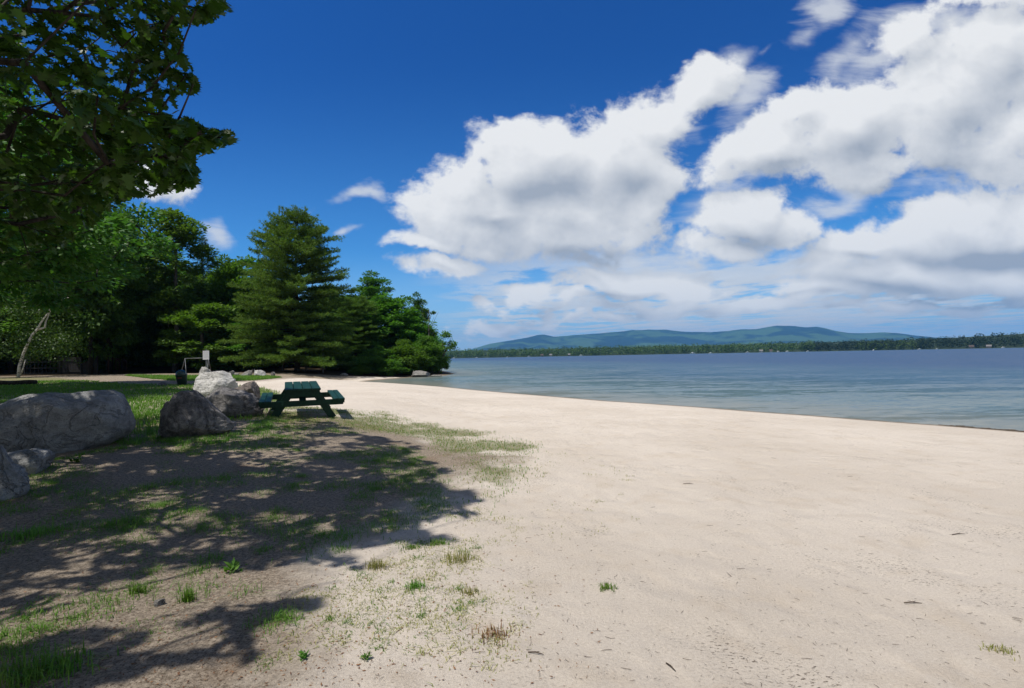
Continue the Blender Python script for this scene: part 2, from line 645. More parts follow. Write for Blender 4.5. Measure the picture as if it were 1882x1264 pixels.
M['far_leaf_shadow'] = leaf_mat('far_leaf_shadow', (.012, .028, .010), (.034, .058, .018), .15, .7, spec=.1)  # darker leaf colour: cloud shadow on the right far shore painted in


def bark_mat(name, c1, c2, sc=14):
    m, nb = new_mat(name)
    t_ = nb.n('ShaderNodeTexCoord').outputs['Object']
    v = nb.mapping(t_, scale=(1, 1, .22))
    n1 = nb.noise(v, sc, 6, .65)
    col = nb.mix(nb.smooth(n1, .35, .65), c1, c2)
    return finish(m, nb, principled(nb, col, .9, .2, bump(nb, n1, .02, .8)))


M['bark'] = bark_mat('bark', (.016, .013, .010), (.055, .046, .037))
M['bark_grey'] = bark_mat('grey_bark', (.05, .045, .04), (.15, .135, .12))


def birch_mat():
    m, nb = new_mat('birch_bark')
    t_ = nb.n('ShaderNodeTexCoord').outputs['Object']
    n1 = nb.noise(nb.mapping(t_, scale=(4, 4, 9)), 1.5, 5, .6)
    col = nb.mix(nb.smooth(n1, .52, .62), (.62, .58, .52), (.06, .05, .045))
    return finish(m, nb, principled(nb, col, .7, .3))


M['birch'] = birch_mat()


def rock_mat(name, c_lo, c_hi, speck=.5, scale=1.0, streak=None):
    m, nb = new_mat(name)
    t_ = nb.n('ShaderNodeTexCoord').outputs['Object']
    v = t_
    if streak: v = nb.mapping(t_, rot=streak[0], scale=streak[1])
    n1 = nb.noise(v, 2.2 * scale, 8, .68, dist=.3)
    n2 = nb.noise(v, 11 * scale, 8, .72)
    n3 = nb.noise(t_, 70 * scale, 3, .7)
    n4 = nb.noise(t_, 5.5 * scale, 5, .6, dist=1.0)
    f = nb.math('ADD', nb.math('MULTIPLY', n1, .5), nb.math('MULTIPLY', n2, .5))
    col = nb.mix(nb.smooth(f, .34, .66), c_lo, c_hi)
    dark = tuple(x * .28 for x in c_lo)
    col = nb.mix(nb.math('MULTIPLY', nb.smooth(n3, .54, .66), speck), col, dark)
    lich = nb.math('MULTIPLY', nb.smooth(n4, .58, .72), .22)
    col = nb.mix(lich, col, tuple(min(.7, x * 1.45) for x in c_hi))
    crack = nb.smooth(nb.math('ABSOLUTE', nb.math('SUBTRACT', nb.noise(v, 1.7 * scale, 4, .6, dist=1.2), .5)), .0, .018, 1, 0)
    col = nb.mix(nb.math('MULTIPLY', crack, .22), col, dark)
    hgt = nb.math('ADD', nb.math('MULTIPLY', n2, 1.0), nb.math('MULTIPLY', n3, .35))
    hgt = nb.math('ADD', hgt, nb.math('MULTIPLY', crack, -.5))
    return finish(m, nb, principled(nb, col, .85, .25, bump(nb, hgt, .05, 1.0)))


M['rock_grey'] = rock_mat('grey_granite', (.17, .172, .172), (.42, .42, .41), .5)
M['rock_dark'] = rock_mat('dark_granite', (.06, .056, .056), (.34, .32, .305), .65)
M['rock_brown'] = rock_mat('brown_granite', (.09, .075, .065), (.40, .34, .295), .65)
M['rock_pale'] = rock_mat('pale_granite', (.36, .35, .33), (.78, .755, .715), .5, 1.0, ((0.3, R(35), .4), (1, 1, 3.2)))
M['rock_small'] = rock_mat('small_stone', (.16, .15, .14), (.42, .40, .37), .5, 1.5)


def ground_mat():
    m, nb = new_mat('beach_ground')
    geo = nb.n('ShaderNodeNewGeometry')
    pos = geo.outputs['Position']
    z = nb.sep(pos)[2]
    at = lambda nme: (lambda nd: (setattr(nd, 'attribute_name', nme), nd.outputs['Fac'])[1])(nb.n('ShaderNodeAttribute'))
    grassy = at('grassy'); dirt = at('dirt'); forest = at('forest')
    flat = nb.vm('MULTIPLY', pos, (1, 1, 0))
    big = nb.noise(flat, .35, 5, .55)
    mid = nb.noise(flat, 2.3, 6, .6)
    fine = nb.noise(flat, 55, 4, .75)
    grain = nb.noise(flat, 260, 2, .8)
    sand = nb.mix(nb.smooth(big, .35, .65), (.68, .608, .525), (.60, .53, .45))
    sand = nb.mix(nb.math('MULTIPLY', nb.smooth(mid, .5, .68), .30), sand, (.52, .42, .31))
    sand = nb.mix(nb.smooth(fine, .35, .72, 0, .42), sand, (.42, .35, .28))
    sand = nb.mix(nb.smooth(grain, .52, .72, 0, .55), sand, (.20, .165, .13))
    sand = nb.mix(nb.smooth(grain, .42, .28, 0, .5), sand, (.70, .62, .53))
    # short dark flecks: bits of bark, needles
    fl = nb.noise(nb.mapping(flat, rot=(0, 0, .5), scale=(1, 2.4, 1)), 34, 3, .65)
    patch = nb.noise(flat, 1.25, 4, .6, dist=.4)
    cl = nb.math('MULTIPLY', nb.smooth(fl, .56, .64), nb.smooth(patch, .52, .67, .10, 1.0))
    sand = nb.mix(cl, sand, (.10, .078, .058))
    # dirt under the trees
    dn = nb.noise(flat, 30, 5, .75)
    dcol = nb.mix(nb.smooth(dn, .32, .68), (.16, .128, .095), (.41, .34, .265))
    dcol = nb.mix(nb.smooth(nb.noise(flat, 75, 3, .75), .52, .64, 0, .9), dcol, (.060, .042, .028))
    dcol = nb.mix(nb.smooth(patch, .55, .75, 0, .5), dcol, (.19, .12, .07))
    dm = nb.math('ADD', dirt, nb.math('MULTIPLY', nb.math('SUBTRACT', mid, .5), .7))
    dm = nb.smooth(dm, .25, .75)
    col = nb.mix(dm, sand, dcol)
    # soil stained green-brown below the grass
    gn = nb.math('ADD', grassy, nb.math('MULTIPLY', nb.math('SUBTRACT', nb.noise(flat, 5, 5, .7), .5), .8))
    gcol = nb.mix(nb.smooth(dn, .35, .65), (.085, .105, .028), (.21, .20, .085))
    col = nb.mix(nb.smooth(gn, .40, 1.0, 0, .70), col, gcol)
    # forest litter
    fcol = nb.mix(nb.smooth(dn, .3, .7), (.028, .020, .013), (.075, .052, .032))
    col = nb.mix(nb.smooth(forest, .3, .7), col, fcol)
    # wet margin and lake bed
    wet = nb.smooth(nb.math('ADD', z, nb.math('MULTIPLY', nb.math('SUBTRACT', mid, .5), .02)), WZ + .065, WZ + .012)
    col = nb.mix(wet, col, (.19, .15, .105))
    far = nb.smooth(nb.vm('LENGTH', flat), 700, 880)
    col = nb.mix(far, col, (.030, .045, .018))
    h = nb.math('ADD', nb.math('MULTIPLY', fine, .5), nb.math('MULTIPLY', mid, .75))
    h = nb.math('ADD', h, nb.math('MULTIPLY', grain, .30))
    foot = nb.n('ShaderNodeTexVoronoi', feature='SMOOTH_F1')
    nb.link(nb.vm('ADD', flat, nb.vm('SCALE', nb.noise(flat, 1.5, 3, .5, col=True), scale=.6)), foot.inputs['Vector'])
    foot.inputs['Scale'].default_value = 2.6
    h = nb.math('ADD', h, nb.math('MULTIPLY', nb.smooth(foot.outputs['Distance'], .05, .40), .8))
    return finish(m, nb, principled(nb, col, .95, .12, bump(nb, h, .024, 1.0)))


M['ground'] = ground_mat()


def water_mat():
    m, nb = new_mat('lake_water')
    geo = nb.n('ShaderNodeNewGeometry')
    pos = geo.outputs['Position']
    dep = nb.n('ShaderNodeAttribute'); dep.attribute_name = 'depth'
    d = dep.outputs['Fac']
    col = nb.mix(nb.smooth(d, .0, .20), (.17, .185, .160), (.095, .150, .165))
    col = nb.mix(nb.smooth(d, .12, .8), col, (.036, .098, .165))
    col = nb.mix(nb.smooth(d, .7, 2.4), col, (.012, .058, .148))
    wind = nb.noise(nb.mapping(pos, scale=(.010, .045, 1)), 1.0, 4, .55)
    half = (.5, .5, .5)
    w1 = nb.vm('SUBTRACT', nb.noise(nb.mapping(pos, rot=(0, 0, R(-14)), scale=(.9, 2.6, 1)), 1.0, 5, .65, True, .4), half)
    w2 = nb.vm('SUBTRACT', nb.noise(nb.mapping(pos, rot=(0, 0, R(10)), scale=(.16, .62, 1)), 1.0, 3, .5, True, .3), half)
    w3 = nb.vm('SUBTRACT', nb.noise(nb.mapping(pos, rot=(0, 0, R(-5)), scale=(3.5, 8, 1)), 1.0, 2, .6, True), half)
    w = nb.vm('ADD', nb.vm('SCALE', w1, scale=.95), nb.vm('SCALE', w2, scale=.70))
    w = nb.vm('ADD', w, nb.vm('SCALE', w3, scale=.26))
    w5 = nb.vm('SUBTRACT', nb.noise(nb.mapping(pos, rot=(0, 0, R(4)), scale=(.035, .20, 1)), 1.0, 4, .6, True, .3), half)
    w = nb.vm('ADD', w, nb.vm('SCALE', w5, scale=.55))
    st = nb.math('MULTIPLY', nb.smooth(wind, .36, .64, .62, 1.15), nb.smooth(d, 0, .45, .55, 1))
    w = nb.vm('MULTIPLY', nb.vm('SCALE', w, scale=st), (.75, 1.0, 0))
    nrm = nb.vm('NORMALIZE', nb.vm('ADD', w, (0, 0, 1)))
    fr = nb.n('ShaderNodeFresnel'); fr.inputs[0].default_value = 1.33
    nb.link(nrm, fr.inputs['Normal'])
    df = nb.n('ShaderNodeBsdfDiffuse'); nb.link(col, df.inputs[0])
    gl = nb.n('ShaderNodeBsdfGlossy')
    nb.link(nb.smooth(d, .1, 2.0, .10, .22), gl.inputs['Roughness']); nb.link(nrm, gl.inputs['Normal'])
    mx = nb.n('ShaderNodeMixShader')
    nb.link(nb.math('MULTIPLY', fr.outputs[0], nb.smooth(d, .2, 1.6, .36, .25)), mx.inputs[0])   # facets hide one another at grazing angles
    nb.link(df.outputs[0], mx.inputs[1]); nb.link(gl.outputs[0], mx.inputs[2])
    p = mx.outputs[0]
    return finish(m, nb, p)


M['water'] = water_mat()


def paint(name, col, rough=.5, wear=.25, spec=.4, metal=0.0):
    m, nb = new_mat(name)
    t_ = nb.n('ShaderNodeTexCoord').outputs['Object']
    n1 = nb.noise(nb.mapping(t_, scale=(14, 2, 14)), 1.0, 6, .65)
    n2 = nb.noise(t_, 9, 5, .6)
    c_ = nb.mix(nb.smooth(n1, .35, .7, 0, wear), col, tuple(x * .45 for x in col))
    c_ = nb.mix(nb.smooth(n2, .60, .72, 0, wear), c_, tuple(min(1, x * 1.6 + .03) for x in col))
    return finish(m, nb, principled(nb, c_, rough, spec, bump(nb, n1, .004, .5), Metallic=metal))


M['table_paint'] = paint('green_table_paint', (.005, .044, .026), .5, .7, .3)
M['bin'] = paint('dark_green_plastic', (.008, .030, .024), .4, .2)
M['bin_lid'] = paint('dark_green_lid', (.010, .034, .032), .22, .1, .6)
M['bin_label'] = paint('faded_red_label', (.16, .05, .06), .6, .4)
M['pipe'] = paint('galvanised_pipe', (.20, .21, .22), .5, .3, .4, .3)
M['red_pipe'] = paint('red_brown_pipe', (.06, .022, .017), .7, .3)
M['white_sign'] = paint('white_sign_sheet', (.80, .78, .82), .5, .06)
M['sign_ink'] = paint('grey_sign_lettering', (.42, .38, .48), .6, .1)
M['old_wood'] = paint('weathered_boards', (.045, .042, .042), .95, .5, .1)
M['white_paint'] = paint('white_paint', (.78, .78, .76), .5, .1)
M['tan_paint'] = paint('tan_siding', (.20, .18, .15), .6, .1)
M['roof_grey'] = paint('grey_roof', (.16, .15, .15), .8, .2)
M['roof_brown'] = paint('brown_roof', (.07, .05, .04), .8, .2)
M['twig'] = bark_mat('twig_bark', (.05, .036, .026), (.13, .10, .075))
M['dead_leaf'] = leaf_mat('dead_leaf', (.14, .065, .03), (.30, .17, .085), .15, .7)
M['pebble'] = paint('pale_pebble', (.44, .42, .38), .8, .3)


def mountain_mat():
    m, nb = new_mat('forested_mountain')
    pos = nb.n('ShaderNodeNewGeometry').outputs['Position']
    n1 = nb.noise(nb.mapping(pos, scale=(1, .8, 3.0)), .0016, 6, .55, dist=.6)
    n2 = nb.noise(pos, .02, 4, .7)
    col = nb.mix(nb.smooth(n1, .47, .56), (.004, .014, .012), (.055, .105, .034))  # cloud shadows painted into the forest colour as dark and bright patches
    col = nb.mix(nb.smooth(n2, .35, .7, 0, .5), col, (.018, .036, .014))
    return finish(m, nb, principled(nb, col, .95, .05))


M['mountain'] = mountain_mat()

# ------------------------------------------------------------------ the setting: ground, lake, mountains
PATCH = {
    'lawn': [(-700, 694), (0, 693), (110, 694), (150, 699), (250, 705), (335, 707), (395, 704), (480, 712), (520, 725), (520, 745), (470, 770), (305, 795), (215, 805), (100, 835), (-200, 860), (-700, 900)],
    'strip': [(235, 690), (330, 691), (420, 690), (480, 691), (510, 694), (470, 699), (400, 700), (320, 699)],
    'bank': [(480, 712), (520, 722), (520, 745), (640, 752), (720, 757), (800, 777), (900, 792), (1020, 818), (1000, 845), (960, 905), (905, 985), (870, 930), (830, 860), (760, 805), (640, 790), (520, 800), (470, 770)],
    'shade': [(430, 780), (600, 790), (700, 800), (760, 835), (780, 870), (640, 900), (540, 925), (440, 940), (360, 950), (300, 930), (420, 870), (500, 830)],
}
PW = {k_: [tuple(G(*p)[:2]) for p in v_] for k_, v_ in PATCH.items()}
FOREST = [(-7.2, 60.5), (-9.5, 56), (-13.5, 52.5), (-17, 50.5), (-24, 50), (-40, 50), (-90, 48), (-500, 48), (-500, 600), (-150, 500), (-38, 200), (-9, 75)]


def grass_mask(x, y):
    m = ss(-.6, .5, sdist(PW['lawn'], x, y)) * .95
    m = np.maximum(m, ss(-.5, 1.5, sdist(PW['strip'], x, y)))
    bk = ss(-.5, .7, sdist(PW['bank'], x, y)) * (.52 + .45 * ss(.34, .62, fbm(x * 1.6, y * 1.6, 31)))
    m = np.maximum(m, bk)
    sh = ss(-.4, .8, sdist(PW['shade'], x, y)) * ss(.45, .65, fbm(x * 1.1, y * 1.1, 41)) * .62
    return np.maximum(m, sh)


def dirt_mask(x, y):
    # darker soil under and near the trees, fading out towards the open sand
    edge_ = -0.9 + .12 * (y - 2) + (fbm(x * .5, y * .5, 51) - .5) * 2.0
    lim = np.where(y < 8, edge_, -0.2 - .75 * (y - 8))
    d_ = ss(lim + 1.2, lim - 1.6, x) * ss(14, 10, y)
    return np.maximum(d_, .85 * ss(18, 24, y) * ss(-12, -17, x))


def polar(rings, angs, closed=True):
    rr, aa = np.meshgrid(rings, angs, indexing='ij')
    x = rr * np.sin(aa); y = rr * np.cos(aa)
    nr, na = len(rings), len(angs)
    i, j = np.meshgrid(np.arange(nr - 1), np.arange(na if closed else na - 1), indexing='ij')
    j2 = (j + 1) % na
    q = np.stack([i * na + j, i * na + j2, (i + 1) * na + j2, (i + 1) * na + j], -1).reshape(-1, 4)
    return x.ravel(), y.ravel(), q[:, ::-1]


angs = np.concatenate([np.linspace(-R(58), R(58), 760, endpoint=False), np.linspace(R(58), 2 * np.pi - R(58), 170, endpoint=False)])
rings = np.concatenate([[0.0], np.geomspace(.35, 90, 560), np.geomspace(93, 10800, 90)])
x, y, q = polar(rings, angs)
z = H(x, y)
me = mesh_np('ground', np.stack([x, y, z], 1), q.ravel(), np.full(len(q), 4), M['ground'], True)
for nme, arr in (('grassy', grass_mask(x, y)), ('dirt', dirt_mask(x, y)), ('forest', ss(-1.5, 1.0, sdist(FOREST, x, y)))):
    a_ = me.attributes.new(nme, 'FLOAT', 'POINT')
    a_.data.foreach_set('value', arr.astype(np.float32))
ground = bpy.data.objects.new('ground', me); COL.objects.link(ground)
tag(ground, 'pale sandy beach and grassy ground sloping to the lake', kind='structure')

rings = np.concatenate([np.geomspace(9, 150, 170), np.geomspace(154, 1150, 60)])
angs = np.linspace(-R(75), R(80), 320)
x, y, q = polar(rings, angs, False)
zz = H(x, y)
me = mesh_np('lake_water', np.stack([x, y, np.full(len(x), WZ)], 1), q.ravel(), np.full(len(q), 4), M['water'], True)
a_ = me.attributes.new('depth', 'FLOAT', 'POINT')
a_.data.foreach_set('value', (WZ - zz).astype(np.float32))
lake = bpy.data.objects.new('lake_water', me); COL.objects.link(lake)
tag(lake, 'rippled blue lake water, pale over the shallow sand', kind='structure')

# mountains across the lake
PROF = [(300, 652), (700, 650), (850, 648), (870, 641), (900, 632), (940, 626), (970, 621), (990, 615.5), (1000, 615), (1020, 619), (1060, 616), (1100, 613), (1130, 611), (1160, 607.5), (1210, 606), (1230, 607), (1260, 610),
        (1300, 610), (1340, 609), (1365, 605), (1390, 605), (1415, 601), (1430, 599), (1460, 599.5), (1480, 602), (1500, 600.5), (1515, 603), (1535, 608.5), (1560, 613), (1590, 613), (1620, 611), (1650, 613), (1680, 617.5), (1740, 623), (1800, 629), (1882, 634), (2050, 640), (2400, 642)]
pa = []; pe = []
for p in PROF:
    d = ray(*p)
    pa.append(math.atan2(d[0], d[1])); pe.append(d[2] / math.hypot(d[0], d[1]))
na, nr = 420, 90
aa = np.linspace(pa[0], pa[-1], na); rr = np.linspace(5200, 10600, nr)
A, Rr = np.meshgrid(aa, rr, indexing='ij')
ridge = 7900 + 350 * (vnoise(A * 6, A * 0, 61) - .5)
el = np.interp(A, pa, pe) + .0010 * (fbm(A * 60, A * 0, 62) - .5)
zp = CAMZ + el * ridge
t1 = np.clip((Rr - 5200) / (ridge - 5200), 0, 1)
t2 = np.clip((10700 - Rr) / (10700 - ridge), 0, 1)
sh = np.where(Rr < ridge, t1 ** 1.5, t2 ** 1.1)
spur = np.abs(fbm(A * 16, Rr / 2600, 63, 4) - .5) * 2
zz = zp * sh * (1 - .55 * spur * np.sin(np.pi * np.clip(sh, 0, 1)) ** 1.0) + 8
X = Rr * np.sin(A); Y = Rr * np.cos(A)
i, j = np.meshgrid(np.arange(na - 1), np.arange(nr - 1), indexing='ij')
q = np.stack([i * nr + j, (i + 1) * nr + j, (i + 1) * nr + j + 1, i * nr + j + 1], -1).reshape(-1, 4)
me = mesh_np('mountains', np.stack([X.ravel(), Y.ravel(), zz.ravel()], 1), q.ravel(), np.full(len(q), 4), M['mountain'], True)
o = bpy.data.objects.new('mountains', me); COL.objects.link(o)
tag(o, 'long blue wooded mountain ridge beyond the lake', kind='structure')


# ------------------------------------------------------------------ foliage builders
def leaves_np(centers, dirs, length, width, droop=0.0, spread=.5, shape='diamond', tilt=.5):
    """flat leaves as separate polygons. centers (n,3), dirs (n,3) = direction of the leaf's length"""
    n = len(centers)
    L_ = np.broadcast_to(np.asarray(length, float), (n,)); Wd = np.broadcast_to(np.asarray(width, float), (n,))
    d = dirs / (np.linalg.norm(dirs, axis=1, keepdims=True) + 1e-9)
    nrm = np.stack([rng.normal(0, tilt, n), rng.normal(0, tilt, n), np.ones(n)], 1)
    s = np.cross(nrm, d); s /= np.linalg.norm(s, axis=1, keepdims=True) + 1e-9
    if shape == 'diamond':
        pts = np.array([(0, 0), (.45, .5), (1, 0), (.45, -.5)])
    else:
        half = [(0, .012), (.10, .05), (.12, .20), (.04, .36), (.24, .24), (.33, .30), (.34, .54), (.47, .24), (.60, .16), (.68, .38), (.77, .15), (.88, .17)]
        pts = np.array(half + [(1.0, 0)] + [(a1, -b1) for a1, b1 in half[::-1]])
    kx = len(pts)
    up = np.cross(d, s)
    fold = -np.abs(pts[:, 1])[None, :, None] * .25 * Wd[:, None, None] * up[:, None, :]
    V = centers[:, None, :] + pts[None, :, 0, None] * L_[:, None, None] * d[:, None, :] + pts[None, :, 1, None] * Wd[:, None, None] * s[:, None, :]
    if shape == 'diamond':
        V = V
    V = V.reshape(-1, 3)
    F = np.arange(n * kx)
    return V, F, np.full(n, kx)


def rand_unit(n):
    v = rng.normal(size=(n, 3))
    return v / np.linalg.norm(v, axis=1, keepdims=True)


def skeleton(clumps, trunk, r_base, r_tip=.012, wig=.06):
    """joins every clump to the trunk through its nearer neighbours; returns tube meshes (limbs)"""
    nt = len(trunk)
    nodes = [np.array(p) for p in trunk]
    parent = [-1] + list(range(nt - 1))
    ref = np.array(trunk)
    dist = np.min(np.linalg.norm(clumps[:, None] - ref[None], axis=2), axis=1)
    for i_ in np.argsort(dist):
        p = clumps[i_]
        N = np.array(nodes)
        dd = np.linalg.norm(N - p, axis=1)
        pen = np.where(N[:, 2] > p[2] + .1, 1.6, 1.0)
        j_ = int(np.argmin(dd * pen))
        # an intermediate bend
        if dd[j_] > .8:
            mid = N[j_] * .5 + p * .5 + rng.normal(0, wig, 3) * dd[j_] + np.array([0, 0, -.03 * dd[j_]])
            nodes.append(mid); parent.append(j_); j_ = len(nodes) - 1
        nodes.append(p); parent.append(j_)
    cnt = np.ones(len(nodes))
    for i_ in range(len(nodes) - 1, 0, -1):
        if i_ >= nt or True:
            cnt[parent[i_]] += cnt[i_]
    rad = r_tip * cnt ** .46
    rad = np.minimum(rad, r_base)
    for i_ in range(nt):
        rad[i_] = max(rad[i_], r_base * (1 - .8 * i_ / max(1, nt - 1)))
    mb = MB()
    mb.tube(trunk, rad[:nt], 9)
    for i_ in range(nt, len(nodes)):
        a_ = nodes[parent[i_]]; b_ = nodes[i_]
        ra = min(rad[parent[i_]], rad[i_] * 1.35)
        mb.tube([a_, (a_ + b_) / 2, b_], [ra, (ra + rad[i_]) / 2, rad[i_]], 5, False)
    return mb


def dec_proto(name, Hh, Rx, base, ncl, nlf, lsize, leafm, barkm, seed, cl=.85, shell=.55, lobes=.35, trunkr=.22, lean=(0, 0), flat=.55, topw=.5):
    """deciduous tree at the origin. returns (crown mesh, trunk mesh)"""
    global rng
    rng = np.random.default_rng(seed)
    cz = (Hh + base) / 2; rz = (Hh - base) / 2
    u = rand_unit(ncl)
    rad = rng.uniform(0, 1, ncl) ** (1 - shell)
    rad = .25 + .75 * rad
    lob = 1 + lobes * (np.array([mnoise.noise(Vector(p_ * 1.9 + seed)) for p_ in u]))
    prof = 1 - (1 - topw) * np.clip(u[:, 2], 0, 1)
    c_ = np.stack([u[:, 0] * Rx * rad * lob * prof, u[:, 1] * Rx * rad * lob * prof, cz + u[:, 2] * rz * rad * np.minimum(lob, 1.08)], 1)
    tt = np.clip(c_[:, 2] / Hh, 0, 1)
    c_[:, 0] += lean[0] * tt ** 1.4; c_[:, 1] += lean[1] * tt ** 1.4
    nk = 7
    tz = np.linspace(-.3, Hh * .82, nk)
    trunk = np.stack([lean[0] * np.clip(tz / Hh, 0, 1) ** 1.4 + rng.normal(0, .06, nk), lean[1] * np.clip(tz / Hh, 0, 1) ** 1.4 + rng.normal(0, .06, nk), tz], 1)
    mb = skeleton(c_, trunk, trunkr)
    # leaves in flattened clumps
    sz = cl * rng.uniform(.6, 1.3, ncl)
    idx = np.repeat(np.arange(ncl), nlf)
    e = rand_unit(len(idx)) * (rng.uniform(0, 1, len(idx)) ** .45)[:, None]
    off_ = e * sz[idx][:, None] * np.array([1, 1, flat])
    cen = c_[idx] + off_
    cen[:, 2] -= .12 * (off_[:, 0] ** 2 + off_[:, 1] ** 2) / cl
    out_ = c_[idx] - np.array([0, 0, cz]); out_ /= np.linalg.norm(out_, axis=1, keepdims=True) + 1e-6
    dr = off_ * 1.2 / (sz[idx][:, None]) + .5 * out_ + rng.normal(0, .4, (len(idx), 3)) + np.array([0, 0, -.15])
    L_ = lsize * rng.uniform(.7, 1.3, len(idx))
    V_, F_, C_ = leaves_np(cen, dr, L_, L_ * .62, tilt=.55)
    crown = mesh_np(name + '_crown', V_, F_, C_, leafm)
    tm = mesh_np(name + '_trunk', np.concatenate(mb.V), np.concatenate(mb.F), np.concatenate(mb.C), barkm, True)
    return crown, tm


def conifer_proto(name, Hh, base, profile, whorl, nb_, tuft_l, needles, leafm, barkm, seed, rise=.20, trunkr=.28, nw=.035, step=.42, irregular=.18):
    global rng
    rng = np.random.default_rng(seed)
    pz = np.array([p_[0] for p_ in profile]); pr = np.array([p_[1] for p_ in profile])
    mb = MB()
    tz = np.linspace(-.3, Hh * .985, 9)
    trunk = np.stack([rng.normal(0, .05, 9), rng.normal(0, .05, 9), tz], 1)
    mb.tube(trunk, trunkr * (1 - .95 * np.linspace(0, 1, 9)), 9)
    C_all = []; D_all = []
    zc = base
    while zc < Hh * .99:
        k0 = rng.uniform(0, 6.28)
        for k_ in range(nb_):
            ang = k0 + k_ * 2 * np.pi / nb_ + rng.normal(0, .25)
            rl = np.interp(zc / Hh, pz, pr) * (1 + irregular * rng.normal())
            rl = max(rl, .25)
            z0 = zc + rng.normal(0, whorl * .35)
            npt = 6
            t_ = np.linspace(0, 1, npt)
            topf = np.clip(zc / Hh, 0, 1)
            up_ = rise * rl * (t_ ** 1.8) * (.2 + 1.6 * topf ** 2) - .10 * rl * t_ * (1 - topf)
            pts = np.stack([np.cos(ang) * rl * t_, np.sin(ang) * rl * t_, z0 + up_], 1)
            pts[1:, :2] += rng.normal(0, .03 * rl, (npt - 1, 2))
            mb.tube(pts, np.linspace(.012 + .011 * rl, .006, npt), 4, False)
            # side twigs carrying tufts
            s_ = .22 if rl > 1 else .1
            while s_ < 1.0:
                p0 = np.array([np.interp(s_, t_, pts[:, a1]) for a1 in range(3)])
                ax = np.array([np.cos(ang), np.sin(ang), .15]); sd = np.array([-np.sin(ang), np.cos(ang), 0])
                wlen = min(1.25, .33 * rl + .15) * (1 - .55 * s_) * 1.25
                for side in (-1, 1, 0):
                    ln_ = wlen * rng.uniform(.6, 1.1) if side else .05
                    dd_ = ax * .75 + sd * side * .8 + np.array([0, 0, .10 + .3 * topf])
                    m_ = max(1, int(ln_ / .20))
                    for q_ in range(1, m_ + 1):
                        C_all.append(p0 + dd_ * ln_ * q_ / m_ + rng.normal(0, .05, 3)); D_all.append(dd_ + np.array([0, 0, .35]))
                s_ += step / max(rl, .6) * rng.uniform(.7, 1.3)
        zc += whorl * rng.uniform(.8, 1.2)
    C_all = np.array(C_all); D_all = np.array(D_all)
    idx = np.repeat(np.arange(len(C_all)), needles)
    cen = C_all[idx]
    dr = D_all[idx] / np.linalg.norm(D_all[idx], axis=1, keepdims=True) * .75 + rng.normal(0, .55, (len(idx), 3))
    L_ = tuft_l * rng.uniform(.7, 1.25, len(idx))
    V_, F_, Cc = leaves_np(cen, dr, L_, np.full(len(idx), nw) * rng.uniform(.7, 1.3, len(idx)), tilt=.8)
    crown = mesh_np(name + '_crown', V_, F_, Cc, leafm)
    tm = mesh_np(name + '_trunk', np.concatenate(mb.V), np.concatenate(mb.F), np.concatenate(mb.C), barkm, True)
    return crown, tm


def place_tree(kind, proto, loc, sx, sz, rz, label, cat='tree', group=None):
    e_ = empty(kind, loc, rz, label, cat, group)
    e_.scale = (sx, sx, sz)
    for nme, me_ in zip(('crown', 'trunk'), proto):
        o_ = bpy.data.objects.new(nme, me_); COL.objects.link(o_); o_.parent = e_
    return e_


PROTO = {}
PROTO['oval'] = (dec_proto('oval_tree', 15, 3.6, 2.2, 130, 170, .30, M['leaf'], M['bark'], 11), 15, 3.6)
PROTO['round'] = (dec_proto('round_tree', 13, 4.6, 1.5, 150, 170, .30, M['leaf_dark'], M['bark'], 12), 13, 4.6)
PROTO['full'] = (dec_proto('full_tree', 12, 3.8, .4, 160, 170, .28, M['leaf'], M['bark'], 13, topw=.45, flat=.75), 12, 3.8)
PROTO['airy'] = (dec_proto('airy_tree', 19, 2.5, 5, 95, 110, .30, M['leaf_light'], M['bark_grey'], 14, cl=.8, shell=.4, topw=.7), 19, 2.5)
PROTO['light'] = (dec_proto('light_tree', 8, 3.0, .3, 90, 150, .27, M['leaf_light'], M['bark_grey'], 15, cl=.7, flat=.4), 8, 3.0)
PROTO['clumpy'] = (dec_proto('clumpy_tree', 15, 3.2, 6, 60, 190, .30, M['leaf_dark'], M['bark'], 16, cl=.85, shell=.5, topw=.9, lobes=.5, flat=.5), 15, 3.2)
PROTO['over'] = (dec_proto('spreading_tree', 13, 6.0, 2.6, 230, 190, .22, M['leaf_dark'], M['bark'], 21, cl=.85), 13, 6.0)
PROTO['bush'] = (dec_proto('bush', 4.2, 2.3, -.25, 75, 190, .20, M['leaf'], M['bark'], 17, cl=.55, trunkr=.07, flat=.85), 4.2, 2.3)
PROTO['bush_light'] = (dec_proto('light_bush', 4.2, 2.2, -.25, 75, 190, .20, M['leaf_light'], M['bark'], 18, cl=.55, trunkr=.07, flat=.8), 4.2, 2.2)
PROTO['pine'] = (conifer_proto('white_pine', 16.5, 1.2, [(0, 5.2), (.10, 5.6), (.2, 5.4), (.43, 4.6), (.63, 3.9), (.78, 3.4), (.86, 2.9), (.92, 2.2), (.96, 1.4), (1, .4)], .52, 7, .30, 13, M['needle'], M['bark'], 19, nw=.05, step=.30, irregular=.20), 16.5, 6.0)
PROTO['spruce'] = (conifer_proto('dark_spruce', 15, .8, [(0, 2.6), (.3, 2.2), (.6, 1.5), (.85, .7), (1, .1)], .42, 6, .24, 10, M['needle_dark'], M['bark'], 20, rise=.05), 15, 2.6)


